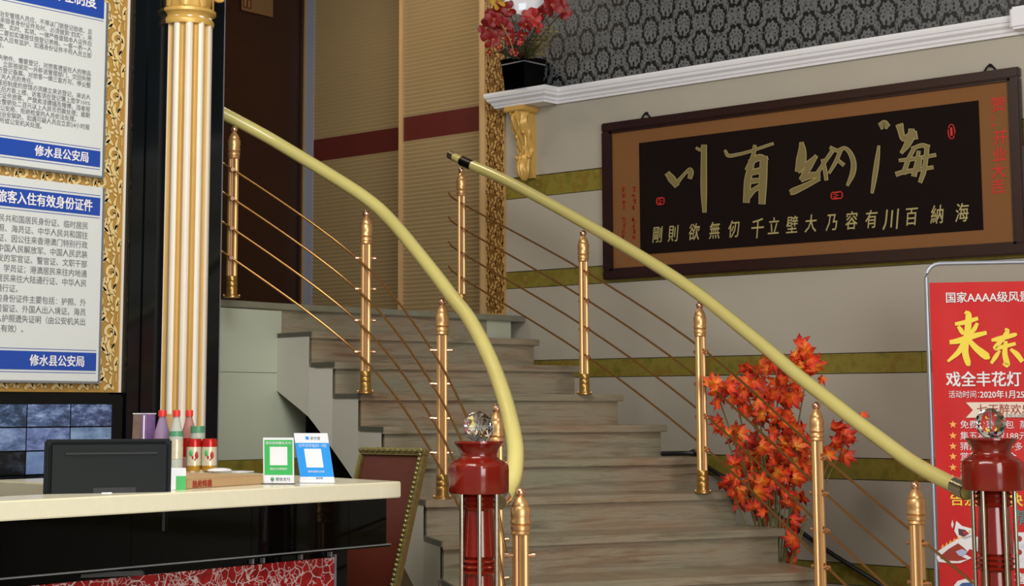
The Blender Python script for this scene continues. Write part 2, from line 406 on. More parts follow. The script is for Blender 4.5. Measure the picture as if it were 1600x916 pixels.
# cornice with a projecting ledge at its left end
LY = WY - .115
lx0 = onY(757, 150, LY - .06).x + .06; lx1 = onY(851, 150, LY - .06).x - .06
prof = [(0, 0), (.018, 0), (.022, .012), (.03, .018), (.034, .03), (.05, .042), (.054, .056), (.06, .06), (.064, .074), (.064, .088), (0, .088)]
def sweep_cornice():
    mb = MB()
    # path in plan (x, y of wall face) with outward offset p: along ledge left side, front, right chamfer, wall
    def path(p): return [(lx0 - p, WY - .02), (lx0 - p, LY - p), (lx1 + p, LY - p), (lx1 + p + .012, WY - p), (XR, WY - p)]
    rings = [[Vector((x, y, zc0 + h)) for x, y in path(p)] for p, h in prof]
    n = len(rings[0])
    vs = [v for r in rings for v in r]; fs = []
    for j in range(len(rings) - 1):
        for i in range(n - 1): fs.append((j * n + i, j * n + i + 1, (j + 1) * n + i + 1, (j + 1) * n + i))
    mb.add(vs, fs)
    for zz in (zc0 + .0005, zc0 + .0875):
        mb.add([(lx0, WY, zz), (lx0, LY, zz), (lx1, LY, zz), (lx1, WY, zz)], [(0, 1, 2, 3)])
    return mb
tag(sweep_cornice().build('trim_1', 'cornice', smooth=False), kind='structure')
# second little step of the cornice at the far right
cx = onY(1578, 35, WY - .1).x
tag(MB().box((cx, WY - .11, zc0 + .01), (cx + .6, WY, zc1 + .03)).build('trim_2', 'cornice', bevel=.012), kind='structure')

# corbel
def corbel():
    x0 = onY(792, 180, WY - .13).x; wd = .128; x1 = x0 + wd; zt = zc0
    o = thing('corbel', 'gilded carved acanthus bracket under the white ledge with the flower pot', 'bracket', (x0 + wd / 2, WY, zt - .43))
    mb = MB().box((x0 - .012, WY - .15, zt - .035), (x1 + .012, WY, zt - .001)); mb.build('top_block', 'gold_paint', o, bevel=.006)
    # S-shaped body: depth as function of t
    def dep(t): return .045 + .085 * (math.cos(min(1, t / .62) * PI) * .5 + .5) + (.03 * math.sin((t - .62) / .38 * PI) if t > .62 else 0)
    H = .40; n = 26; vs = []; fs = []; k = 15
    for j in range(n + 1):
        t = j / n; z = zt - .035 - H * t; d = dep(t)
        taper = 1 - .30 * t - (.45 * max(0, (t - .86) / .14) ** 2)
        for i in range(k):
            s = i / (k - 1) * 2 - 1
            if t < .6: rid = .014 * math.sin(s * 7 + 5 * t) ** 2 + .012 * math.sin(t * 24 + s * 5)
            elif t < .68: rid = .016 * math.cos((t - .64) / .04 * 1.5)
            else: rid = .017 * abs(math.cos(s * 6.5))
            edge = 1 - abs(s) ** 4 * .35
            vs.append((x0 + wd / 2 + s * wd / 2 * taper, WY - d * edge - rid * .9, z))
    for j in range(n):
        for i in range(k - 1):
            a = j * k + i; fs.append((a, a + 1, a + k + 1, a + k))
    mb = MB(); mb.add(vs, fs); mb.smooth = True; mb.build('acanthus_face', 'gold_paint', o)
    sd = [(x1 - .012, WY - dep(j / n) * .66, zt - .035 - H * .97 * j / n) for j in range(n + 1)]
    MB().extr([(x1 - .012, WY, zt - .035)] + sd + [(x1 - .012, WY, zt - .035 - H * .97)], (-wd * .7, 0, 0)).build('bracket_body', 'gold_paint', o)
    for s, t in ((-1, .66), (1, .66), (-.6, .36), (.7, .30)):
        MB().ball((x0 + wd / 2 + s * .045, WY - dep(t) - .006, zt - .035 - H * t), .014, 10, 6).build('scroll_bud', 'gold_paint', o)
corbel()

# landing wall with ribbed panels
zl = zr(.529)                    # top of landing
def ribbed(x0, x1, Y, z0, z1, parent, pitch=.027):
    vs = []; fs = []; z = z0; k = 0
    while z < z1:
        for dz, dy in ((0, 0), (pitch * .72, -.009), (pitch * .86, 0)):
            vs += [(x0, Y + dy, z + dz), (x1, Y + dy, z + dz)]
        z += pitch
    n = len(vs) // 2
    fs = [(2 * j, 2 * j + 1, 2 * j + 3, 2 * j + 2) for j in range(n - 1)]
    m_ = MB(); m_.add(vs, fs); return m_.build('ribbed_panel', 'slat', parent, smooth=False)
wb = MB().box((-8.5, 8.12, 0), (-6.3, 8.3, 4.62)).build('wall_back', 'beige_side'); tag(wb, kind='structure')
bz0, bz1 = zr(1.71), zr(1.868)
pX = [onY(490, 300, 8.05).x, onY(624, 300, 8.05).x + .14, onY(631, 300, 7.8).x, onY(752, 300, 7.8).x]
ribbed(pX[0], pX[1], 8.05, zl, bz0, wb); ribbed(pX[0], pX[1], 8.05, bz1, 4.6, wb)
MB().box((pX[0], 8.045, bz0), (pX[1], 8.08, bz1)).build('red_band', 'slat_red', wb)
MB().box((pX[2] + .02, 7.86, zl), (-6.3, 8.12, 4.62)).build('panel_core', 'beige_side', wb)
ribbed(pX[2], pX[3], 7.8, zl, bz0, wb); ribbed(pX[2], pX[3], 7.8, bz1, 4.6, wb)
MB().box((pX[2], 7.795, bz0), (pX[3], 7.83, bz1)).build('red_band', 'slat_red', wb)
MB().box((pX[2] - .03, 7.78, zl), (pX[2], 8.1, 4.6)).build('panel_trim', 'slat_trim', wb)
MB().box((pX[3], 7.78, zl), (-6.40, 7.84, 4.6)).build('panel_trim', 'slat_trim', wb)
jx0 = onY(477, 300, 8.05).x
MB().box((jx0, 8.04, zl), (pX[0], 8.1, 4.6)).build('jamb', 'jamb', wb)
# far door wall
DX = jx0 - .02
wd_ = MB().box((DX - .2, 3.2, zl - .4), (DX - .04, 8.3, 4.62)).build('wall_far', 'door'); tag(wd_, kind='structure')
d1 = thing('door_1', None, None, (DX, 7.2, zl), kind='structure')
fy = onX(466, 300, DX).y; fy2 = onX(475, 300, DX).y
MB().box((DX - .04, fy - 1.6, zl), (DX - .005, fy, 4.4)).build('door_leaf', 'door', d1)
MB().box((DX - .04, fy, zl), (DX + .012, fy + (fy2 - fy) * .45, 4.6)).build('door_frame', 'frame_dark', d1)
MB().box((DX - .04, fy + (fy2 - fy) * .45, zl), (DX + .02, fy2 + .02, 4.6)).build('door_frame', 'door_gold', d1)
s0 = onX(376, 16, DX); s1 = onX(425, 28, DX)
sg = thing('door_sign', 'small brown plate with figures and lettering high on the dark door', 'sign', (DX, s0.y, s0.z))
sw = s1.y - s0.y; sh = .125
MB().box((DX + .002, s0.y, s0.z), (DX + .012, s0.y + sw, s0.z + sh)).build('plate', plain('tan_plate', '7c5a3c', .4), sg, bevel=.003)
mb = MB().box((DX + .0125, s0.y + .012, s0.z + .02), (DX + .0135, s0.y + sw * .30, s0.z + sh - .012)).build('picture_field', plain('rust_field', '5a3418', .5), sg)
mb = MB()
for q in (.10, .22):
    mb.box((DX + .0137, s0.y + sw * (q - .02), s0.z + .03), (DX + .0145, s0.y + sw * (q + .02), s0.z + .075)); mb.ball((DX + .0137, s0.y + sw * q, s0.z + .088), .01, 8, 6)
mb.build('figure_symbol', plain('tan_plate_light', 'a07a50', .5), sg)
fm = frame((DX + .013, s0.y + sw * .36, s0.z + .055), (0, 1, 0), (0, 0, 1))
text('卫生间', fm, .058, 'glyph', sg, sx=.85)
text('TOILET', frame((DX + .013, s0.y + sw * .36, s0.z + .02), (0, 1, 0), (0, 0, 1)), .035, 'glyph', sg)

# left wall: damask board, black marble pilaster
LX = -5.95
y_d = onX(203, 0, LX).y
wl = MB().box((LX - .4, -1.5, 0), (LX - .02, y_d + .01, 4.62)).build('wall_left', 'black_marble'); tag(wl, kind='structure')
zd = onX(0, 612, LX).z
MB().box((LX - .03, -1.5, zd), (LX, y_d - .012, 4.62)).build('scroll_paper', 'scroll_gold', wl)
MB().box((LX - .03, y_d - .012, zd), (LX + .004, y_d, 4.62)).build('paper_edge', 'col_white', wl)
PXm = -5.90
y_e = onX(346, 300, PXm).y; y_j = onX(226, 300, PXm).y
pl = MB().box((PXm - .45, y_d, 0), (PXm - .012, y_e, 4.62)).build('marble_pier', 'black_marble'); tag(pl, kind='structure')
MB().box((PXm - .03, y_d + .002, 0), (PXm - .02 + .012, y_j, 4.62)).build('marble_slab', 'black_marble', pl)
MB().box((PXm - .03, y_j + .003, 0), (PXm, y_e, 4.62)).build('marble_slab', 'black_marble', pl)
MB().box((PXm - .03, y_e, 0), (PXm + .001, y_e + .006, 4.62)).build('edge_bead', 'steel_edge', pl)

# printed scrolls of the wallpapers
def scrolls(parent, conv, nrm, u0, u1, v0, v1, W, H, k, light, line, holes=()):
    spir = [(.030 * (1 - a / 9.5) * math.cos(a), .030 * (1 - a / 9.5) * math.sin(a), .016 - a * .0008) for a in [i * .62 for i in range(12)]][::-1]
    mot = [spir + [(.028, -.03, .014), (.012, -.062, .006)],
           [(-.030, -.020, .006), (-.034, -.045, .018), (-.022, -.072, .015), (-.002, -.094, .003)],
           [(.0, -.03, .006), (-.006, -.052, .016), (.006, -.076, .014), (.026, -.094, .003)],
           [(-.04, .045, .004), (-.022, .052, .016), (-.008, .040, .006)], [(.036, .04, .004), (.046, .056, .014), (.036, .074, .004)],
           [(-.02, .088, .012), (-.008, .088, .012)], [(.006, .098, .012), (.014, .090, .012)], [(-.012, .108, .010), (-.002, .112, .012)], [(.006, .078, .009), (.016, .072, .009)],
           [(.044, -.05, .003), (.052, -.075, .012), (.044, -.098, .003)],
           [(-.058, .0, .003), (-.050, .018, .013), (-.056, .04, .004)], [(-.03, .07, .004), (-.045, .085, .014), (-.04, .105, .004)], [(.05, .0, .003), (.056, .018, .012), (.05, .034, .003)], [(.03, .105, .004), (.04, .118, .012), (.056, .12, .004)]]
    L, D = MB(), MB(); i = 0; nu = int((u1 - u0) / W) + 2; nv = int((v1 - v0) / H) + 2
    for iu in range(-1, nu):
        for iv in range(-1, nv):
            for h in (0, 1):
                cu, cv_ = u0 + (iu + .5 * h) * W, v0 + (iv + .5 * h) * H; sg = -1 if h else 1
                for st in mot:
                    pts = [(cu + sg * p[0] * k, cv_ + p[1] * k, p[2] * k) for p in st]
                    if any(not (u0 + .004 < p[0] < u1 - .004 and v0 + .004 < p[1] < v1 - .004) for p in pts):
                        pts = [p for p in pts if u0 + .008 < p[0] < u1 - .008 and v0 + .008 < p[1] < v1 - .008]
                    if len(pts) < 2: continue
                    c_ = pts[len(pts) // 2]
                    if any(a < c_[0] < b and c < c_[1] < d for a, b, c, d in holes): continue
                    ribbon(D, [pts], conv, grow=.005 * k, thick=.0006, nrm=nrm); ribbon(L, [pts], conv, off=.0009, thick=.0006, nrm=nrm)
    D.build('scroll_outline', line, parent, kind='stuff'); L.build('scroll_print', light, parent, kind='stuff')
scrolls(wl, lambda u, v: Vector((LX, u, v)), (1, 0, 0), 2.6, y_d - .014, zd, 4.0, .135, .262, 1.12, 'scroll_print', 'scroll_line')
scrolls(wr, lambda u, v: Vector((u, WY - .012, v)), (0, -1, 0), XS, XL, 1.88, 4.0, .10, .17, .70, 'scroll_dark', 'scroll_dark')

# fluted half column
def column():
    c = onX(290, 300, PXm + .02); yb = onX(283.5, 640, PXm + .02).y; zt = onX(298, 33, PXm).z
    cy = (c.y + yb) / 2 + .004; r = .112
    o = thing('fluted_column', 'ivory and gold fluted column with gilded capital on black marble', 'column', (PXm, cy, 0))
    n = 11
    def strip(t0, t1, r0, r1, mbx):
        seg = 4; vs = []; 
        for i in range(seg + 1):
            t = t0 + (t1 - t0) * i / seg; q = i / seg * 2 - 1; rr = r0 + (r1 - r0) * (1 - q * q)
            x = PXm + .01 + rr * math.cos(t); y = cy + rr * math.sin(t)
            vs += [(x, y, .05), (x, y, zt)]
        mbx.add(vs, [(2 * i, 2 * i + 2, 2 * i + 3, 2 * i + 1) for i in range(seg)])
    rib = .52 * PI * 2 / n
    for i in range(-2, 5):
        t = i * 2 * PI / n - .64
        mw = MB(); strip(t - rib / 2, t + rib / 2, r - .006, r + .002, mw); mw.smooth = True; mw.build('rib', 'col_white', o)
        mg = MB(); strip(t + rib / 2, t + 2 * PI / n - rib / 2, r - .006, r - .018, mg); mg.smooth = True; mg.build('flute', 'col_gold', o)
    mc = MB(); mc.lathe([(r + .010, zt - .035), (r + .014, zt - .02), (r + .012, zt - .01), (r + .002, zt), (r + .006, zt + .012), (r + .022, zt + .022), (r + .022, zt + .036), (r + .006, zt + .046)], (PXm, cy, 0), 40)
    mc.build('capital_ring', 'gold_paint', o)
    mc = MB(); mc.lathe([(r - .01, zt + .04), (r + .004, zt + .09), (r + .02, zt + .2), (r + .06, zt + .34)], (PXm, cy, 0), 40, mod=lambda t, z: 1 + .03 * math.cos(8 * t)); mc.build('capital_bell', 'gold_paint', o)
    for i in range(-2, 3):
        t = i * PI / 4 * .98; mc = MB(); vs = []; L = 9
        for j in range(L + 1):
            q = j / L; rr = r + .006 + .028 * q ** 2 + (.02 if q > .8 else 0); z = zt + .045 + .14 * math.sin(q * PI * .62); wq = .034 * math.sin(PI * (q * .8 + .15)) 
            for s in (-1, -.5, 0, .5, 1):
                tt = t + s * wq / r; vs.append((PXm + (rr + .006 * (1 - abs(s))) * math.cos(tt), cy + (rr + .006 * (1 - abs(s))) * math.sin(tt), z))
        mc.add(vs, [(j * 5 + i_, j * 5 + i_ + 1, j * 5 + i_ + 6, j * 5 + i_ + 5) for j in range(L) for i_ in range(4)]); mc.smooth = True
        mc.build('acanthus_leaf', 'gold_paint', o)
    for s in (-1, 1):
        sp = [(PXm + r * .75 + .03 * math.cos(a) * (1 - a / 12), cy + s * (r * .95 + .02 + .024 * math.cos(a) * (1 - a / 12)), zt + .115 + .024 * math.sin(a) * (1 - a / 12)) for a in [k * .5 for k in range(20)]]
        MB().tube(sp, .009, 8).build('volute', 'gold_paint', o)
    MB().lathe([(r + .03, 0), (r + .03, .06), (r + .012, .08), (r + .02, .1), (r + .004, .13)], (PXm, cy, 0), 32).build('column_base', 'gold_paint', o)
column()

# ------------------------------------------------------------------ staircase
RI = .155
L_ = [(-6.30, 5.815), (-6.0, 5.765), (-5.82, 5.75), (-5.585, 5.69), (-5.36, 5.615), (-5.14, 5.53), (-4.91, 5.41), (-4.66, 5.24), (-4.43, 5.06), (-4.18, 4.86), (-3.94, 4.68), (-3.69, 4.53)]
R_ = [(-6.125, 7.53), (-5.77, 7.30), (-5.41, 7.20), (-5.10, 7.16), (-4.79, 7.10), (-4.51, 7.02), (-4.245, 6.92), (-3.975, 6.84), (-3.635, 6.60), (-3.35, 6.47), (-3.05, 6.32), (-2.72, 6.16)]
def back(k):       # back line of tread k = riser line of tread k-1
    return L_[k - 1], R_[k - 1]
def inset(k, d):   # nosing line moved back by d
    l, r = Vector(L_[k]), Vector(R_[k]); t = (r - l).normalized(); n = Vector((-t.y, t.x))
    if n.x > 0: n = -n
    return l + n * d, r + n * d, t, n
st = thing('staircase', 'curved staircase of streaked brown stone rising to the landing', 'stairs', (-5.0, 6.2, 0))
ztop = [zl - k * RI for k in range(12)]
TH = .035
# landing slab (stone) and its core
MB().box((DX, 4.6, zl - .25), (-6.46, 8.1, zl - TH)).build('landing_core', 'pale_green', st)
mb = MB().prism([(DX, 4.6), (-6.285, 4.6), (L_[0][0] + .0, L_[0][1]), R_[0], (R_[0][0], 7.615), (XS - .06, 7.615), (XS - .06, 8.1), (DX, 8.1)], zl - TH, zl); mb.build('landing_slab', 'stone_edge', st, bevel=.004)
# T0 riser
l, r, t, n = inset(0, .02)
a0 = l + t * 0; c0 = onX(766, 515, r.x - .02); fr = .872
mid = l.lerp(r, fr)
def riser(p, q, z0, z1, mat, name='riser', th=.02):
    nn = (q - p).normalized(); nn = Vector((-nn.y, nn.x)); 
    if nn.x > 0: nn = -nn
    b = [p, q, q + nn * th, p + nn * th]; return MB().prism([(v.x, v.y) for v in b], z0, z1).build(name, mat, st)
riser(l, mid, ztop[1], zl - TH, 'stone'); riser(mid, l.lerp(r, .985), ztop[1], zl - TH, 'pale_green')
for k in range(1, 12):
    (bl, br) = Vector(L_[k - 1]), Vector(R_[k - 1]); fl_, fr_ = Vector(L_[k]), Vector(R_[k])
    _, _, t, n = inset(k - 1, 0)
    # back of the tread runs 5 cm under the riser above
    poly = [fl_, fr_, br + n * .05 + t * .012, bl + n * .05, bl]
    MB().prism([(v.x, v.y) for v in poly], ztop[k] - TH, ztop[k]).build('tread', 'stone', st, bevel=.003)
    p, q, t2, n2 = inset(k, .018)
    riser(p + t2 * .012, q - t2 * .03, (ztop[k + 1] if k < 11 else 0), ztop[k] - TH, 'stone')
# solid core, right flank and left string
def core():
    mb = MB()
    for k in range(0, 12):
        p, q, t2, n2 = inset(k, .04); z1 = ztop[k] - TH
        bl, br = (inset(k - 1, .03)[0], inset(k - 1, .03)[1]) if k else (p + n2 * .04, q + n2 * .04)
        z0 = max(0, z1 - .20) if k < 8 else 0
        mb.prism([(v.x, v.y) for v in (p + t2 * .03, q - t2 * .05, br - t2 * .05, bl + t2 * .03)], z0, z1)
        mb.prism([(v.x, v.y) for v in (q - t2 * .14, q - t2 * .045, br - t2 * .045, br - t2 * .14)], 0, z1)
    return mb.build('stair_core', 'string', st)
core()
# string: ribbon that follows the left ends, stepped top, smooth curved soffit
def string():
    mb = MB(); pts = []
    for k in range(0, 12):
        bl = Vector(L_[k - 1]) if k else Vector((-6.31, 5.83)); 
        p, q, t2, n2 = inset(k, .02)
        if k: bl = pts[-1][2]
        pts.append((k, bl, p))
    def soff(s):   # s = tread coordinate
        v = zl - TH - s * RI - .405 + .02 * math.sin(s)
        return max(0.0, v if s < 6.5 else v - (s - 6.5) * .35)
    for k, a, b in pts:
        if k == 0: continue
        z1 = ztop[k] - TH + .012; N = 4
        a2 = a + (a - b).normalized() * -.0; tt = inset(k, 0)[2]
        for i in range(N):
            u0, u1 = i / N, (i + 1) / N
            A = a.lerp(b, u0) - tt * .002; B = a.lerp(b, u1) - tt * .002
            za, zb = soff(k - 1 + u0), soff(k - 1 + u1)
            T = tt * .06
            mb.add([(A.x, A.y, za), (B.x, B.y, zb), (B.x, B.y, z1), (A.x, A.y, z1), (A.x + T.x, A.y + T.y, za), (B.x + T.x, B.y + T.y, zb), (B.x + T.x, B.y + T.y, z1), (A.x + T.x, A.y + T.y, z1)],
                   [(0, 1, 2, 3), (4, 7, 6, 5), (0, 4, 5, 1), (3, 2, 6, 7)])
    return mb.build('stair_string', 'string', st)
string()
for k in range(1, 12):      # shaded side of every tread, put in as a dark strip
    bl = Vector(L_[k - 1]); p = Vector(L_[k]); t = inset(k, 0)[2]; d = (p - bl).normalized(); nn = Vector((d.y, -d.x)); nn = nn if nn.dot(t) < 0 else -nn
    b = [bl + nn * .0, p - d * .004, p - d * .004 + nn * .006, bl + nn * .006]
    MB().prism([(v.x, v.y) for v in b], ztop[k] - TH + .012, ztop[k] - .001).build('tread_end_shade', 'edge_shade', st)
# pale wall under the landing with its gold strip
ws = MB().box((-6.45, 4.6, 0), (-6.325, 6.5, zl - TH - .002)).build('wall_under_landing', 'pale_green'); tag(ws, kind='structure')
zz = [zl - TH - .003, zr(.172), zr(-.262), zr(-.352), 0]
for i in range(4):
    MB().box((-6.33, 4.6, zz[i + 1] + .0015), (-6.305 if i != 2 else -6.309, 5.84 if i == 0 else 6.02, zz[i] - .0015)).build('wall_tile', 'olive' if i == 2 else 'pale_green', ws)
MB().box((-6.44, 6.02, 0), (-6.30, 6.5, 1.6)).build('understair_shade_box', 'understair_shade', ws)  # black box put in for the stair shade on the wall

# ------------------------------------------------------------------ railings
PH = .89
def post_prof(h, r):
    P = [(.9, 0), (1.5, .0), (1.5, .008), (1.05, .012), (1.0, .03), (1.03, .034), (1.03, .05), (.95, .053), (1.02, .057), (1.02, .075), (.94, .078), (1.0, .082), (.98, .10), (.88, .105)]
    P = [(a * r, z) for a, z in P]
    top = h
    Q = [(.88, top - .165), (1.0, top - .16), (.9, top - .15), (1.02, top - .147), (1.02, top - .135), (.88, top - .13), (1.06, top - .124), (1.06, top - .118), (.96, top - .112), (1.02, top - .10), (1.05, top - .075), (.86, top - .066), (.9, top - .06), (.72, top - .048), (.45, top - .035), (.3, top - .03)]
    return P, [(a * r * 1.1, z) for a, z in Q]
def make_post(parent, px, py_top, d, zb, r, knobdir, no_knobs=False):
    T = atD(px, py_top, d); b = Vector((T.x, T.y, zb)); h = T.z - zb
    lo, hi = post_prof(h, r)
    mb = MB().lathe([lo[-1], (r * .86, h - .165)], b, 48, mod=lambda t, z: 1 + .085 * math.cos(12 * t))
    p = mb.build('post', 'post', parent)
    MB().lathe(lo, b, 24).build('base_collar', 'post_base', p)
    MB().lathe(hi, b, 24).build('cap', 'post', p)
    MB().ball(b + Vector((0, 0, h - .017)), .018, 14, 9).build('finial', 'pin', p)
    kd = Vector(knobdir).normalized()
    ks = []
    for f in (.655, .505, .352, .20):
        z = zb + f * (h / .89)
        c = Vector((b.x, b.y, z)); ks.append(c + kd * (r + .018))
        m2 = MB().tube([c - kd * (r + .016), c + kd * (r + .018)], .006, 8)
        m2.tube([c + kd * (r + .010), c + kd * (r + .026)], .010, 10); m2.tube([c - kd * (r + .008), c - kd * (r + .02)], .009, 10)
        m2.build('rod_pin', 'pin', p)
    for a in (-.7, .9, 2.5, 4.1): MB().ball(b + Vector((math.cos(a) * r * 1.36, math.sin(a) * r * 1.36, .011)), .006, 8, 5).build('flange_screw', 'pin', p)
    return b, h, ks
def interp(tbl, x):
    for (a, da), (b, db) in zip(tbl, tbl[1:]):
        if a <= x <= b: t = (x - a) / (b - a); return da + (db - da) * t
    return tbl[0][1] if x < tbl[0][0] else tbl[-1][1]
# left railing
lr = thing('stair_railing', 'gold post railing with curved cream handrail on the left side of the stairs', 'railing', (-5.0, 5.6, ztop[6]), 'stair railings')
LP = [(366, 197, 8.2, zl, .0275, (1, -1, 0)), (572.5, 329, 8.0, ztop[3], .0265, (-.8, -1, 0)), (691, 466, 7.42, ztop[6], .0265, (-1.0, -.72, 0)), (776, 632, 6.62, ztop[9], .0275, (-1.0, -.75, 0)), (813, 762, 5.88, ztop[11], .031, (-1, -.75, 0))]
kk = []
for px, py, d, zb, r, kd in LP: kk.append(make_post(lr, px, py, d, zb, r, kd)[2])
ctr = [(325, 166, 8.20), (349, 177.5, 8.22), (411, 210.5, 8.23), (451, 234, 8.20), (512, 271, 8.12), (572, 310, 8.0), (613, 347, 7.87), (673, 420, 7.54), (705, 462, 7.33), (731, 495, 7.12), (751, 530, 6.93), (767.5, 565, 6.75), (781, 600, 6.56), (792, 635, 6.38), (800.5, 670, 6.2), (805.5, 704, 6.07), (803.5, 739, 5.97), (798, 757, 5.92), (790, 772, 5.87), (779, 784, 5.82)]
rp = spline([atD(*c) for c in ctr], 6)
MB().tube(rp, .031, 18).build('handrail', 'rail', lr)
tp = rp[-5:]; MB().tube(tp, .0325, 18).build('end_sleeve', 'chrome', lr)
for j in range(4):
    pts = [k[j] for k in kk]
    first = pts[0] + (pts[0] - pts[1]) * .12 + Vector((-.06, -.02, -.0))
    pts = [first] + pts; 
    MB().tube(spline(pts, 10), .0055, 8).build('rod', 'rod', lr)
# right railing
rr = thing('stair_railing', 'gold post railing with long cream handrail on the wall side of the stairs', 'railing', (-4.5, 6.9, ztop[6]), 'stair railings')
RP = [(721, 262, 9.48, zl, .025, (1, -.55, 0)), (911, 360, 8.66, ztop[3], .026, (1, -.5, 0)), (1093, 472, 7.9, ztop[6], .0265, (1, -.4, 0)), (1275, 628, 7.05, ztop[9], .0265, (1, -.3, 0)), (1430, 752, 6.4, ztop[11], .031, (1, -.3, 0))]
kk = []
for px, py, d, zb, r, kd in RP: kk.append(make_post(rr, px, py, d, zb, r, kd)[2])
dt = [(702, 9.6), (721, 9.48), (911, 8.66), (1093, 7.9), (1275, 7.05), (1430, 6.4), (1520, 6.04)]
ctr = [(704, 242), (727, 254), (767, 271), (806, 290), (860, 319), (901, 342), (950, 370), (997, 398), (1050, 431), (1100, 466), (1151, 507), (1200, 547), (1241.6, 583), (1290, 621), (1332, 654), (1380, 690), (1427, 724), (1474, 750), (1512, 768)]
rp = spline([atD(x, y, interp(dt, x)) for x, y in ctr], 6)
MB().tube(rp[8:], .030, 18).build('handrail', 'rail', rr)
MB().tube(rp[:3], .027, 16).build('handrail_tip', 'chrome', rr); MB().tube(rp[2:6], .024, 16).build('handrail_tip', 'rail', rr); MB().tube(rp[5:10], .0295, 16).build('tape', 'black', rr)
MB().tube(rp[-4:], .034, 16).build('end_sleeve', 'chrome', rr)
nw = atD(1545, 900, 6.0)
for j in range(4):
    pts = [k[j] for k in kk]
    first = pts[0] + Vector((-.16, .05, .085)); last = pts[-1] + (pts[-1] - pts[-2]) * .42
    MB().tube(spline([first] + pts + [last], 6), .0055, 8).build('rod', 'rod', rr)

# newel posts
def newel(px, py, d, label, rot):
    T = atD(px, py, d); x, y, zt = T; o = thing('newel_post', label, 'post', (x, y, 0), group='red newel posts at the stair foot')
    k = d / F; R = 24 * k
    bm = bmesh.new(); bmesh.ops.create_icosphere(bm, subdivisions=2, radius=R); me = bpy.data.meshes.new('crystal_ball')
    for v in bm.verts: v.co.z *= 1.02
    bm.to_mesh(me); bm.free(); me.materials.append(M['crystal']); q = bpy.data.objects.new('crystal_ball', me); C.objects.link(q); q.parent = o; q.location = (0, 0, zt - R)
    q2 = MB().tube([(x, y, zt - 2 * R + .004), (x, y, zt - .006)], .0028, 8).build('centre_pin', 'silver', o)
    zc = zt - 46 * k
    P = [(30, -.5), (38.5, 0), (39, 3), (36, 6), (31, 13), (28.5, 20), (29, 24), (33, 28), (41, 32), (44.5, 37), (45, 44), (45, 76), (43.5, 80), (38, 81)]
    MB().lathe([(a * k, zc - b * k) for a, b in P[::-1]], (x, y, 0), 48, mod=lambda t, z: 1 + (.045 * abs(math.cos(4 * t + rot)) if z < zc - 34 * k else 0)).build('turned_cap', 'redwood', o)
    zs = zc - 80 * k
    cr = 26.5 * k
    pr = [(cr, .02)]
    zz = .02; 
    rings = [zs - 14 * k, zs - 112 * k, zs - 215 * k, zs - 320 * k]
    for zr_ in sorted(rings):
        if zr_ < .1: continue
        for a, dz in ((.86, -.028), (1.06, -.018), (.9, -.010), (1.08, 0), (.9, .010), (1.06, .018), (.86, .028)): pr.append((cr * a, zr_ + dz))
        pr.append((cr, zr_ + .036))
    pr.append((cr, zs))
    MB().lathe(pr, (x, y, 0), 32).build('turned_shaft', 'redwood', o)
    for i in range(6):
        a = math.atan2(-y, -x) + rot + i * PI / 3; c = Vector((x + 31 * k * math.cos(a), y + 31 * k * math.sin(a), 0))
        MB().tube([c + Vector((0, 0, .03)), c + Vector((0, 0, zs + .005))], 3.3 * k, 10).build('steel_bar', 'chrome', o)
    MB().lathe([(50 * k, 0), (50 * k, .02), (46 * k, .035), (36 * k, .04)], (x, y, 0), 32).build('foot', 'redwood', o)
    return T
newel(748, 643, 5.72, 'red turned newel post with crystal ball beside the reception counter end', 0.03)
newel(1547, 638, 6.0, 'red turned newel post with crystal ball before the red banner', .52)

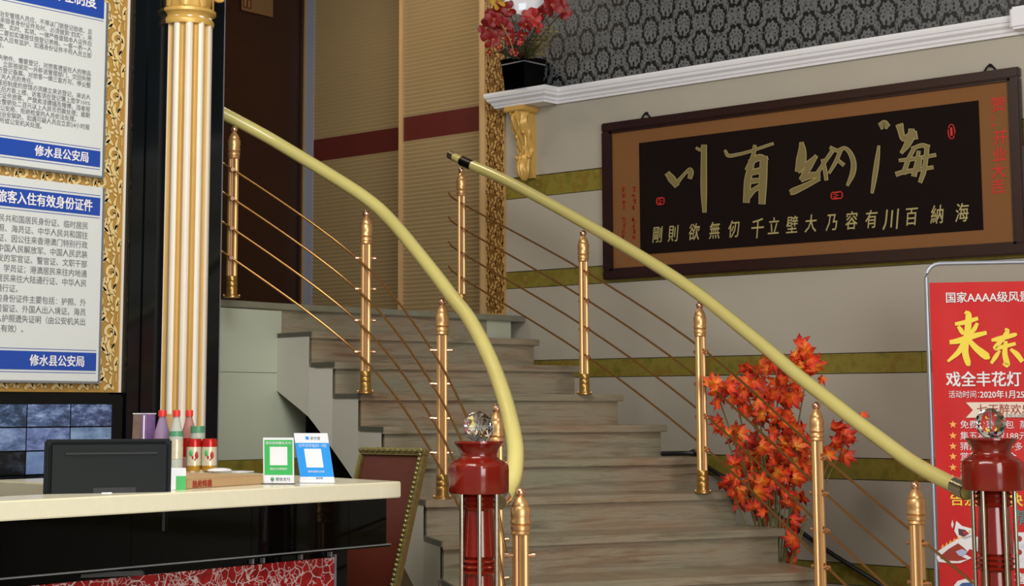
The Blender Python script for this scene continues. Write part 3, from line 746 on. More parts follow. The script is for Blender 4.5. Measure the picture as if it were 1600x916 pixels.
# ------------------------------------------------------------------ calligraphy picture
def picture():
    tl = onY(945, 195, WY); x0 = tl.x; x1 = onY(1602, 250, WY).x; z1 = zr(1.605); z0 = zr(.712)
    o = thing('framed_calligraphy', 'long dark framed calligraphy with gold characters on the striped wall', 'picture', ((x0 + x1) / 2, WY - .002, z0))
    Y = WY - .004; fw = .05; fd = .035
    for a, b in (((x0, z0), (x1, z0 + fw)), ((x0, z1 - fw), (x1, z1)), ((x0, z0 + fw), (x0 + fw, z1 - fw)), ((x1 - fw, z0 + fw), (x1, z1 - fw))):
        MB().box((a[0], Y - fd, a[1]), (b[0], Y, b[1])).build('frame_bar', 'frame_dark', o, bevel=.006)
    mx = .012
    for a, b in (((x0 + fw, z0 + fw), (x1 - fw, z0 + fw + mx)), ((x0 + fw, z1 - fw - mx), (x1 - fw, z1 - fw)), ((x0 + fw, z0 + fw), (x0 + fw + mx, z1 - fw)), ((x1 - fw - mx, z0 + fw), (x1 - fw, z1 - fw))):
        MB().box((a[0], Y - .022, a[1]), (b[0], Y, b[1])).build('inner_moulding', 'frame_dark', o)
    MB().box((x0 + fw, Y - .012, z0 + fw), (x1 - fw, Y - .002, z1 - fw)).build('silk_mount', 'mat_tan', o)
    Yp = Y - .014; p0 = onY(1001, 398, Yp); p1 = onY(1529, 157, Yp)
    MB().box((p0.x, Yp - .002, p0.z), (p1.x, Yp, p1.z)).build('dark_panel', 'panel_dark', o)
    for hx in (1012, 1552):
        c = onY(hx, 180, WY).x; MB().tube([(c - .03, Y - .012, z1), (c - .012, Y - .014, z1 + .022), (c, Y - .015, z1 + .028), (c + .012, Y - .014, z1 + .022), (c + .03, Y - .012, z1)], .005, 8).tube([(c, Y - .015, z1 + .028), (c, Y - .0, z1 + .03)], .008, 8).build('hook', 'black', o)
    Yg = Yp - .003
    def cv(x, y): return onY(1000 + x / 2.909, 180 + y / 2.909, Yg)
    chars = {
     'river': [[(128, 268, 20), (145, 290, 30), (165, 318, 20)], [(165, 312, 16), (190, 282, 10), (212, 258, 9), (228, 246, 12), (232, 262, 20), (228, 284, 14)], [(258, 150, 6), (275, 158, 10), (292, 146, 14)], [(292, 142, 20), (291, 240, 23), (291, 350, 23), (294, 438, 13)]],
     'hundred': [[(388, 162, 7), (402, 184, 12), (440, 180, 10), (500, 165, 9), (560, 145, 9), (604, 130, 8)], [(522, 140, 10), (514, 190, 15), (490, 245, 18)], [(512, 208, 18), (492, 290, 28), (484, 390, 24)], [(505, 212, 20), (545, 192, 26), (572, 206, 22)], [(564, 196, 30), (560, 300, 32), (556, 396, 26)], [(500, 262, 24), (548, 252, 24)], [(490, 368, 30), (520, 340, 18), (555, 322, 22)], [(512, 300, 22), (548, 296, 16)]],
     'receive': [[(735, 128, 14), (738, 160, 30), (733, 205, 40), (722, 250, 26)], [(722, 250, 22), (765, 215, 12), (800, 190, 12)], [(800, 188, 12), (768, 235, 26), (738, 290, 20)], [(738, 290, 22), (775, 275, 26), (812, 272, 22)], [(812, 290, 16), (760, 318, 20), (700, 346, 26), (690, 350, 20)], [(832, 205, 12), (842, 250, 14), (848, 292, 12)], [(808, 262, 12), (840, 215, 12), (872, 168, 14)], [(868, 148, 10), (900, 162, 14), (930, 150, 12), (955, 170, 16), (972, 215, 20), (968, 265, 20), (945, 318, 8)], [(912, 165, 12), (890, 215, 13), (862, 262, 8)], [(895, 200, 10), (925, 225, 13)]],
     'sea': [[(1098, 48, 26), (1112, 42, 34), (1124, 50, 20)], [(1086, 142, 7), (1078, 210, 17), (1066, 290, 17), (1056, 352, 8)], [(1172, 48, 12), (1185, 70, 22), (1198, 108, 20), (1225, 92, 20)], [(1190, 42, 10), (1192, 70, 12)], [(1235, 70, 22), (1232, 100, 30), (1212, 140, 24), (1190, 170, 10)], [(1250, 78, 14), (1255, 105, 14)], [(1248, 150, 14), (1222, 200, 16), (1200, 262, 18)], [(1182, 206, 10), (1240, 200, 14), (1342, 182, 12)], [(1170, 268, 18), (1205, 258, 16), (1330, 238, 12)], [(1240, 152, 12), (1282, 138, 15), (1312, 145, 16)], [(1306, 145, 18), (1300, 210, 16), (1290, 262, 18), (1276, 302, 14)], [(1268, 168, 13), (1260, 215, 14), (1248, 272, 20)], [(1272, 195, 20), (1268, 240, 20)]],
    }
    for nm, stz in chars.items():
        mb = MB(); ribbon(mb, stz, cv, grow=5, off=0, thick=.002); q = mb.build('large_character', 'glyph_edge', o)
        mb = MB(); ribbon(mb, stz, cv, grow=-1.5, off=.0022, thick=.001); mb.build('gold_fill', 'glyph', q)
    small = '剛則欲無仞千立壁大乃容有川百納海'
    xs = [78, 150, 245, 338, 425, 532, 606, 690, 775, 872, 960, 1050, 1140, 1232, 1350, 1462]
    for ch, xx in zip(small, xs):
        yy = 545 - (xx - 78) * (95 / 1384); c = cv(xx, yy + 28); sz = .098 if ch not in '川千' else .115
        text(ch, frame((c.x, Yg - .001, c.z - (.012 if ch in '川千' else 0)), (1, 0, 0), (0, 0, 1)), sz, 'glyph_edge', o, name='small_character', align='CENTER', sx=.72 if ch != '川' else .8, shear=.15, bold=-.0008)
    # red seals
    for (a, b, c_, d) in ((75, 372, 112, 410), (868, 345, 922, 385)):
        mb = MB(); p, q = cv(a, d), cv(c_, b); 
        t_ = .006
        for e0, e1 in (((p.x, p.z), (q.x, p.z + t_)), ((p.x, q.z - t_), (q.x, q.z)), ((p.x, p.z), (p.x + t_, q.z)), ((q.x - t_, p.z), (q.x, q.z))): mb.box((e0[0], Yg - .0025, e0[1]), (e1[0], Yg, e1[1]))
        for i in range(5):
            u = random.uniform(.15, .6); v = .12 + i * .17; mb.box((p.x + (q.x - p.x) * u, Yg - .002, p.z + (q.z - p.z) * v), (p.x + (q.x - p.x) * (u + .3), Yg, p.z + (q.z - p.z) * (v + .1)))
        mb.build('seal', 'red_ink', o)
    c = cv(1416, 75); mb = MB()
    mb.tube([(c.x + .017 * math.cos(a), Yg - .001, c.z + .036 * math.sin(a)) for a in [k * PI / 10 for k in range(21)]], .003, 6); mb.box((c.x - .006, Yg - .002, c.z - .02), (c.x + .006, Yg, c.z + .02)); mb.build('seal', 'red_ink', o)
    # red dedication at the right margin, faint columns at the left
    for ch, (xx, yy) in zip('贺：开业大吉', ((1560, 172), (1557, 197), (1563, 224), (1562, 250), (1560, 276), (1559, 300))):
        c = onY(xx, yy, Yg); text(ch, frame((c.x, Yg + .0035, c.z), (1, 0, 0), (0, 0, 1)), .076, 'red_ink', o, name='dedication_character', align='CENTER', bold=.0012)
    for cx_ in (973, 989):
        for i in range(9):
            if i == 4: continue
            c = onY(cx_, 296 + i * 9.3, Yg); mb = MB()
            for k in range(5):
                a = random.uniform(-.013, .004); b = random.uniform(-.013, .013)
                if k % 2: mb.box((c.x + a, Yg + .002, c.z + b), (c.x + a + .018, Yg + .005, c.z + b + .004))
                else: mb.box((c.x + a + .008, Yg + .002, c.z - .013), (c.x + a + .012, Yg + .005, c.z + abs(b)))
            mb.build('faded_mark', 'red_ink_dull', o)
picture()

# ------------------------------------------------------------------ posters on the left wall
def poster(label, tr, br, lines, title, hb, fb, tsz, lsz, l0, lstep):
    # tr, br: pixel of right top / bottom corner, hb header band (y top, y bottom at right edge x), fb footer band
    Xp = LX + .022; y1 = (onX(*tr, Xp).y + onX(*br, Xp).y) / 2; z1 = onX(*tr, Xp).z; z0 = onX(*br, Xp).z; y0 = y1 - .92
    o = thing('notice_board', label, 'notice', (LX + .003, (y0 + y1) / 2, z0), 'blue and white notices on the left wall')
    MB().box((LX + .003, y0, z0), (Xp, y1, z1)).build('sheet', 'poster', o, bevel=.003)
    MB().box((LX + .003, y1, z0), (Xp + .003, y1 + .008, z1)).build('edge_strip', 'steel_edge', o)
    MB().box((LX + .003, y0, z0 - .008), (Xp + .003, y1 + .008, z0)).build('edge_strip', 'steel_edge', o)
    ye = y1 - .015
    def zz(py): return onX(tr[0], py, Xp).z
    for a, b in (hb, fb):
        MB().box((Xp, y0, zz(b)), (Xp + .0015, ye, zz(a))).build('blue_band', 'poster_blue', o)
        for q in (a, b):
            s = 1 if q == a else -1
            MB().box((Xp, y0, zz(q) + s * .010 - .0012), (Xp + .0012, ye, zz(q) + s * .010 + .0012)).build('blue_line', 'poster_blue', o)
    zm = (zz(hb[0]) + zz(hb[1])) / 2; ym = (zz(fb[0]) + zz(fb[1])) / 2
    text(title, frame((Xp + .002, y1 - .055, zm - tsz * .36), (0, 1, 0), (0, 0, 1)), tsz, 'white_print', o, align='RIGHT', bold=.0012, sx=.86, name='title_lettering')
    text('修水县公安局', frame((Xp + .002, y1 - .075, ym - .018), (0, 1, 0), (0, 0, 1)), .05, 'white_print', o, align='RIGHT', bold=.001, name='footer_lettering', sx=.93)
    for i, s in enumerate(lines):
        if not s: continue
        full = s.endswith('|'); s = s.rstrip('|')
        z = l0 - lstep * i
        if full: text(s, frame((Xp + .001, y1 - .075, z), (0, 1, 0), (0, 0, 1)), lsz, 'ink', o, align='RIGHT', name='text_line', res=1, sx=.95)
        else:
            text(s, frame((Xp + .001, y1 - .075 - FULLW, z), (0, 1, 0), (0, 0, 1)), lsz, 'ink', o, name='text_line', res=1, sx=.95)
FULLW = .58
Xq = LX + .022
la = onX(140, 53, Xq).z - .0; lb = onX(140, 212, Xq).z
poster('upper blue and white rules notice on gold scroll wallpaper',
       (167, 4), (160, 276),
       ['一、旅馆业治安管理人员应、不得以门锁登记验收、且|', '须查验来宿者身份证件及时、必须做到“四实”。来|', '实情、实数、实时、实项。一律严格查验本人证件后|', '方可登记。二要如实填报住宿登记表格、一客一表一人|', '对未成年人及本人应有监护、如遇身份证件不符人员立即|', '向公安报告。', '|', '三、对遗失物件、需要登记，对旅客遗留在人的物品|', '日以书面、立即按规定一并移送管理部门、交回失物|', '地派出所查明来历登记备案、对旅客一律三查方可、停业整|', '顿并追究有关人员的责任。', '三、实行昼夜值班制度的旅馆必须建立来访登记、来访人|', '需验证后方能上楼、访客须在登记簿上签字100%|', '严禁留宿无证件旅客、严禁卖淫嫖娼及赌博、违者按|', '一律停业整顿处二百元以上人民币罚款处理；逾期|', '并三日上报公安局、拒绝检查的人员依法处理。', '四、旅馆业实施治安联防、如遇可疑人员应立即24小时报|', '告当地派出所或公安机关处理。'],
       '旅馆治安管理制度', (-18, 31), (238, 263), .072, .0262, la, (la - lb) / 17.0)
la = onX(137, 358, Xq).z; lb = onX(137, 523, Xq).z
FULLW = .455
poster('lower blue and white identity papers notice on gold scroll wallpaper',
       (160, 293), (155, 597),
       ['有效证件：中华人民共和国居民身份证、临时居民|', '身份证、护照、海员证、中华人民共和国往|', '港澳通行证、因公往来香港澳门特别行政|', '区证、中国人民解放军、中国人民武装|', '部队制发的军官证、警官证、文职干部|', '士兵证、学员证；港澳居民来往内地通|', '行证台湾居民来往大陆通行证、中华人民|', '通行证。', '外国人的身份证件主要包括：护照、外|', '国人永久居留证、外国人出入境证、海员|', '证外国人护照遗失证明（由公安机关出|', '具有效）。'],
       '①旅客入住有效身份证件', (310, 338), (552, 580), .056, .034, la, (la - lb) / 11.0)

# wall screen with camera pictures
def tv():
    Xt = LX + .09; yR = onX(193, 650, Xt).y; zT = onX(190, 617, Xt).z; zB = zT - .50; y0 = yR - .92
    o = thing('wall_screen', 'wide black wall screen showing bluish camera pictures below the notices', 'screen', (LX, (yR + y0) / 2, zB))
    MB().box((LX - .01, y0, zB), (Xt, yR, zT)).build('case', 'black', o, bevel=.008)
    ys = onX(175, 650, Xt + .002).y; zs = onX(175, 631, Xt + .002).z
    b = .003
    MB().box((Xt, y0 + .02, zB + .03), (Xt + .002, ys, zs)).build('screen', 'black_gloss', o)
    cw = abs(onX(175, 650, Xt).y - onX(110, 650, Xt).y); rh = (onX(175, 631, Xt).z - onX(175, 666.5, Xt).z)
    idx = [[2, 1, 0, 3], [5, 4, 3, 1], [6, 7, 6, 6], [6, 6, 6, 6]]
    for rI in range(4):
        for cI in range(4):
            q = idx[rI][cI]
            yy1 = ys - cI * cw - b; yy0 = yy1 - cw + 2 * b; z1 = zs - rI * rh - b; z0 = z1 - rh + 2 * b
            if z0 < zB + .03: continue
            MB().box((Xt + .002, yy0, z0), (Xt + .0035, yy1, z1)).build('camera_picture', SCR[q], o)
tv()

# ------------------------------------------------------------------ reception counter
CX = onZ(627, 752.5, zr(-.27)).x; CY = onZ(627, 752.5, zr(-.27)).y; CZ = zr(-.27)
def counter():
    o = thing('reception_counter', 'reception counter with cream top, black gloss front and red mosaic base', 'counter', (CX - .2, 2.6, 0))
    poly = [(CX, -1.0), (CX, CY), (-5.42, CY + .22), (-5.42, 3.55), (CX - .225, 3.55), (CX - .225, -1.0)]
    MB().prism(poly, CZ - .058, CZ).build('counter_top', 'counter', o, bevel=.004)
    z1 = CZ - .059; z0 = z1 - .165; fx = CX - .05; ye = onX(604, 800, fx).y
    MB().box((-5.3, -1.0, z0), (fx - .012, ye - .006, z1)).build('upper_case', 'black_gloss', o)
    ys = [-1.0, .2, 1.3, onX(205, 830, fx).y, onX(393, 830, fx).y, onX(408, 830, fx).y, onX(494, 830, fx).y, onX(545, 830, fx).y, ye]
    for a, b in zip(ys, ys[1:]): MB().box((fx - .012, a + .001, z0), (fx, b - .001, z1)).build('gloss_panel', 'black_gloss', o)
    MB().box((fx - .1, -1.0, z0 - .010), (fx + .010, ye + .010, z0 - .003)).build('ledge', 'black_gloss', o); MB().box((fx - .01, -1.0, z0 - .004), (fx + .012, ye + .012, z0)).build('steel_ledge', 'steel_edge', o)
    lx = fx - .03; yr = onX(522, 890, lx).y; zc = onX(522, 871, lx).z
    MB().box((-5.2, -1.0, 0), (lx - .012, onX(546, 890, lx).y, z0 - .010)).build('base_case', 'black_gloss', o)
    MB().box((lx - .012, -1.0, .12), (lx, yr, zc)).build('mosaic_panel', 'crackle', o)
    MB().box((lx - .012, yr, .0), (lx + .004, yr + .008, zc + .01)).build('steel_edge', 'steel_edge', o)
    for q in (394, 411, 470, 516): 
        yy = onX(q, 870, lx + .004).y; MB().box((lx - .008, yy - .004, zc + .004), (lx + .01, yy + .004, z0 - .012)).build('glass_clip', 'steel_edge', o)
    MB().box((-5.3, -1.0, zr(-.52) - .03), (CX - .24, 3.54, zr(-.52))).build('inner_desk', 'wood_desk', o)
counter()

# monitor seen from behind
def monitor():
    a = atD(70, 687, 5.22); b = atD(268, 681, 5.36); b.z = a.z
    zb = zr(-.52); o = thing('computer_monitor', 'dark grey computer monitor seen from behind on the desk', 'monitor', ((a.x + b.x) / 2, (a.y + b.y) / 2, zb))
    xd = (b - a).normalized(); n = xd.cross(Vector((0, 0, 1)))
    if n.x < 0: n = -n
    up = Vector((0, 0, 1)); W = (b - a).length; H = .31
    def bx(u0, u1, v0, v1, t0, t1, name, mat, bevel=0):
        mm = Matrix((xd, n, up)).transposed().to_4x4(); mm.translation = a
        return MB().box((u0, t0, v0), (u1, t1, v1), mm).build(name, mat, o, bevel=bevel)
    bx(0, W, -H, 0, -.012, .014, 'bezel_shell', 'monitor', .006); bx(.012, W - .012, -H + .01, -.008, .012, .030, 'rear_shell', 'monitor', .012)
    bx(.02, W - .02, -H + .02, -.02, -.014, -.012, 'screen', 'black_gloss')
    bx(.06, W - .05, -.047, -.041, .0295, .0335, 'vent_slot', 'black'); 
    bx(W * .36, W * .72, -.195, -.146, .024, .0335, 'socket_recess', 'black', .006)
    bx(W * .44, W * .52, -.175, -.166, .033, .036, 'video_socket', 'steel_edge')
    bx(W * .42, W * .58, -H - .09, -.2, .03, .05, 'stand_neck', 'black'); bx(W * .25, W * .75, zb - a.z, zb - a.z + .015, -.05, .13, 'stand_foot', 'black', .005)
monitor()

# things on the counter
def can(px, py0, d, label, g=None):
    b = onZ(px, py0, CZ + .035); o = thing('drink_can', label, 'can', b, 'drink cans on the carton')
    R = .0285; H = .118
    MB().lathe([(R * .85, 0), (R, .008), (R, .02)], b, 24).build('foot', 'can_gold', o)
    MB().lathe([(R, .02), (R, .088)], b, 24).build('printed_body', 'can_cream', o)
    MB().lathe([(R, .088), (R, .108), (R * .9, H), (R * .86, H)], b, 24).build('shoulder', 'can_red', o)
    fw_ = Vector((-b.x, -b.y, 0)).normalized(); sd = Vector((-fw_.y, fw_.x, 0))
    for u, z, r, mt in ((-.010, .066, .009, 'green_print'), (-.004, .05, .007, 'can_red'), (.009, .058, .010, 'petal_pink'), (.004, .042, .006, 'can_red')):
        MB().ball(b + fw_ * (R - .004) + sd * u + Vector((0, 0, z)), r, 10, 6, (.75, .75, 1.5)).build('print_patch', mt, o)
can(302.5, 736, 6.1, 'left drink can of the pair, red shouldered with cream print, on the carton')
can(326.5, 736, 6.1, 'right drink can of the pair, red shouldered with cream print, on the carton')
def carton():
    a = onZ(291, 765, CZ); b = onZ(412, 757, CZ); b2 = Vector((b.x, b.y, CZ))
    o = thing('carton', 'flat brown carton with red print lying on the counter under the cans', 'box', ((a.x + b.x) / 2, (a.y + b.y) / 2, CZ))
    xd = (b2 - a); W = xd.length; xd.normalize(); n = Vector((0, 0, 1)).cross(xd)
    if n.x > 0: n = -n
    mm = Matrix((xd, n, Vector((0, 0, 1)))).transposed().to_4x4(); mm.translation = a
    MB().box((0, 0, 0), (W, .62, .033), mm).build('tray', 'carton', o, bevel=.003)
    MB().box((.002, .004, .033), (W - .01, .61, .0348), mm).build('lid_flap', 'carton', o)
    text('热卖特惠', frame(a + Vector((0, 0, .006)) + xd * .03 - n * .001, xd, (0, 0, 1)), .026, 'red_ink_dull', o, bold=.0004)
carton()
def bottle(px, pyb, d, H, R, liquid, lab, label):
    T = atD(px, 641, d); b = Vector((T.x, T.y, T.z - H)); o = thing('drink_bottle', label, 'bottle', b, 'red capped bottles on the counter')
    MB().lathe([(R * .8, 0), (R, .006), (R, .05), (R * .94, .06), (R, .07), (R, .13), (R * .9, .155), (R * .55, .19), (R * .42, .205), (R * .42, H - .022)], b, 24).build('body', liquid, o)
    MB().lathe([(R * .52, 0), (R * .52, .02), (R * .47, .024)], b + Vector((0, 0, H - .024)), 20).build('cap', 'cap_red', o)
    MB().lathe([(R * 1.015, .055), (R * 1.015, .125)], b, 24).build('label_wrap', lab, o)
    if lab == 'can_cream': MB().lathe([(R * .99, .136), (R * .92, .155)], b, 24).build('green_band', 'label_green', o)
    return b
bottle(254, 733, 6.2, .232, .029, 'pet_violet', 'purple_print', 'red capped bottle with violet drink, leftmost of the three')
bottle(276, 733, 6.12, .232, .026, 'pet_clear', 'can_cream', 'red capped clear bottle with pale label, middle of the three')
bottle(296, 733, 6.42, .232, .028, 'pet_pink', 'can_red', 'red capped bottle with pinkish drink, behind the drink cans')
T = atD(309, 666, 6.32); H = T.z - CZ - .035; b = Vector((T.x, T.y, CZ + .035)); o = thing('glass_jar', 'small glass jar with green lid behind the drink cans', 'jar', b)
MB().lathe([(.024, 0), (.026, .01), (.026, H - .025)], b, 20).build('glass', 'pet_clear', o); MB().lathe([(.027, H - .025), (.027, H)], b, 20).build('lid', 'label_green', o); MB().lathe([(.0255, .02), (.0255, .05)], b, 20).build('dark_filling', 'black', o)
def pack():
    T = atD(226, 646, 6.3); b = Vector((T.x, T.y, CZ)); H = T.z - CZ; o = thing('snack_pack', 'clear tapered tub of purple printed snack packs behind the monitor', 'pack', b)
    fwd_ = Vector((-b.x, -b.y, 0)).normalized(); sd = Vector((-fwd_.y, fwd_.x, 0))
    if sd.dot(right) < 0: sd = -sd
    def sl(u0, u1, z0, z1, mat, name, t=.012, tp=0):
        vs = []
        for tt in (0, t): vs += [b + sd * (u0 - tp) + Vector((0, 0, z0)) - fwd_ * tt, b + sd * u1 + Vector((0, 0, z0)) - fwd_ * tt, b + sd * u1 + Vector((0, 0, z1)) - fwd_ * tt, b + sd * u0 + Vector((0, 0, z1)) - fwd_ * tt]
        MB().add(vs, [(0, 1, 2, 3), (7, 6, 5, 4), (0, 4, 5, 1), (1, 5, 6, 2), (2, 6, 7, 3), (3, 7, 4, 0)]).build(name, mat, o)
    sl(-.042, -.012, 0, H - .004, 'brown_pack', 'packet', .05, .006); sl(-.011, .012, 0, H - .002, 'purple_print', 'packet', .05); sl(.013, .04, 0, H - .004, 'purple_print', 'packet', .05)
    sl(.0, .008, H - .05, H - .01, 'white_print', 'white_panel', .0, 0) if False else None
    sl(-.044, .044, H - .003, H, 'card', 'rim', .055); sl(-.004, .001, .05, H - .008, 'white_print', 'white_stripe', -.001)
pack()
T = atD(266, 647, 6.35); b = Vector((T.x, T.y, CZ)); H = T.z - CZ
o = thing('paper_cup', 'brown paper cup partly hidden behind the bottles', 'cup', b); MB().lathe([(.02, 0), (.03, H)], b, 20).build('cup_wall', 'carton', o); MB().lathe([(.031, H - .004), (.031, H)], b, 20).build('rim', 'col_gold', o)
a = onZ(266, 766, CZ); o = thing('tissue_box', 'small white and green box beside the monitor under the bottles', 'box', a)
fwd_ = Vector((-a.x, -a.y, 0)).normalized(); sd = Vector((fwd_.y, -fwd_.x, 0)); sd = sd if sd.dot(right) > 0 else -sd
mm = Matrix((sd, -fwd_, Vector((0, 0, 1)))).transposed().to_4x4(); mm.translation = a
MB().box((0, 0, 0), (.05, .05, .07), mm).build('carton_body', 'card', o, bevel=.002); MB().box((.018, -.001, .0), (.05, 0, .045), mm).build('green_patch', 'green_print', o)
a = onZ(343, 739, CZ + .035); o = thing('folded_paper', 'crumpled white wrapping on the carton right of the cans', 'paper', a)
MB().ball(a + Vector((0, 0, .008)), .03, 12, 6, (1.2, 1.7, .32)).build('paper_fold', 'card', o, smooth=False)
MB().box((a.x - .02, a.y + .04, a.z), (a.x + .05, a.y + .12, a.z + .004)).build('paper_sheet', 'card', o)

def paycard(px0, px1, pyt, pyb, d, label, green, leanpx=0, depthlean=.03):
    bl = onZ(px0 + leanpx, pyb, CZ + .002); br = onZ(px1 + leanpx, pyb, CZ + .002); 
    dd = (Matrix((right, -down, -fwd)) @ (bl - Vector((0, 0, E)))); dbl = -dd.z
    br = atD(px1 + leanpx, pyb - 1, dbl - .01); br.z = bl.z
    tl = atD(px0, pyt, dbl + depthlean)
    xd = (br - bl); W = xd.length; xd.normalize(); up = tl - bl; H = up.length; up.normalize()
    mm = frame(bl, xd, up)
    # frame() squares up; keep the true lean by re-using the vector for rows
    def P(u, v, o=0): return bl + xd * (u * W) + up * (v * H) + nrm * o
    nrm = xd.cross(up).normalized()
    if nrm.dot(-bl) < 0: nrm = -nrm
    o = thing('payment_card', label, 'card', bl, 'payment cards on the counter')
    def slab(u0, u1, v0, v1, o0, o1, name, mat): 
        vs = [P(u, v, q) for q in (o0, o1) for u, v in ((u0, v0), (u1, v0), (u1, v1), (u0, v1))]
        return MB().add(vs, [(3, 2, 1, 0), (4, 5, 6, 7), (0, 1, 5, 4), (1, 2, 6, 5), (2, 3, 7, 6), (3, 0, 4, 7)]).build(name, mat, o)
    slab(0, 1, 0, 1, -.003, 0, 'acrylic_sheet', 'card')
    if green:
        slab(.04, .96, .19, .95, 0, .0006, 'green_field', 'green_print'); slab(.22, .79, .40, .80, .0006, .0012, 'blank_square', 'card')
        text('推荐使用微信支付', frame(P(.5, .855, .001), xd, up), W * .105, 'card', o, align='CENTER', res=1); text('微信支付收款码', frame(P(.5, .30, .001), xd, up), W * .08, 'card', o, align='CENTER', res=1)
        text('微信支付', frame(P(.4, .07, .0006), xd, up), W * .12, 'steel_edge', o, res=1)
        MB().ball(P(.3, .10, .0005), W * .06, 12, 6, (1, 1, 1)).build('round_logo', 'label_green', o)
        MB().tube([P(-.05, .0, .012), P(1.05, .0, .012)], .0018, 6).tube([P(-.05, -.02, .0), P(1.05, -.02, .0)], .003, 6).build('base_rail', 'black', o)
    else:
        slab(.0, 1, .115, .80, 0, .0006, 'blue_field', 'sky_print'); slab(.24, .74, .30, .68, .0006, .0012, 'blank_square', 'card')
        text('支付宝', frame(P(.46, .87, .0006), xd, up), W * .1, 'steel_edge', o, res=1); slab(.33, .43, .87, .93, .0, .001, 'square_logo', 'sky_print')
        text('打开支付宝[扫一扫]', frame(P(.5, .72, .001), xd, up), W * .095, 'card', o, align='CENTER', res=1); text('推荐使用支付宝', frame(P(.5, .2, .001), xd, up), W * .07, 'card', o, align='CENTER', res=1)
        slab(.0, 1.02, -.02, .05, .004, .02, 'foot_lip', 'card'); text('支付宝', frame(P(.46, .065, .0006), xd, up), W * .07, 'navy_print', o, res=1)
paycard(411, 459, 684, 756, 5.8, 'green payment card in a clear stand on the counter', True, 0.5, .025)
paycard(459, 512, 677, 754, 5.8, 'taller blue payment card leaning back beside the green one', False, 11, .05)

# sign board leaning against the stairs
def board():
    TL = atD(566, 700, 6.92); TR = atD(668, 703, 6.70)
    lean = -(right * .25) + Vector((-fwd.x, -fwd.y, 0)).normalized() * .30
    xd = TR - TL; xd.z = 0; W = xd.length; xd.normalize()
    hz = lean - xd * lean.dot(xd); TR.z = TL.z
    BL = TL + hz; BL.z = .015; up = (TL - BL); H = up.length; up.normalize(); n = xd.cross(up).normalized()
    if n.dot(-TL) < 0: n = -n
    o = thing('leaning_board', 'red brown board in an ornate antique gold frame leaning beside the stairs', 'board', BL)
    mm = Matrix((xd, up, n)).transposed().to_4x4(); mm.translation = BL
    MB().box((.02, .02, -.012), (W - .02, H - .02, 0), mm).build('panel', 'board_brown', o)
    fw = .03
    for k, (a, b) in enumerate((((0, 0), (W, fw)), ((0, H - fw), (W, H)), ((0, fw), (fw * .6, H - fw)), ((W - fw, fw), (W, H - fw)))):
        q = MB().box((a[0], a[1], -.02), (b[0], b[1], .018), mm).build('frame_bar', 'antique_gold', o, bevel=.005)
    for (u0, u1, v, w_) in ((0, W, H - fw / 2, 0), (W - fw / 2, W - fw / 2, 0, 1)):
        mb = MB(); N = 12 if not w_ else 62
        for i in range(N):
            t = (i + .5) / N; p = (u0 + (u1 - u0) * t, v, .02) if not w_ else (u0, H * t, .02)
            p = mm @ Vector(p); mb.ball(p, .010, 8, 5, (1, 1, .9) if w_ else (1.3, 1.3, .7))
        mb.build('carved_beading', 'antique_gold', o)
    leg = [mm @ Vector((W * .5, H * .8, -.02)), mm @ Vector((W * .5, 0, -.02)) - n * .1]; leg[1].z = .01
    MB().tube(leg, .012, 8).build('rear_strut', 'black', o)
board()

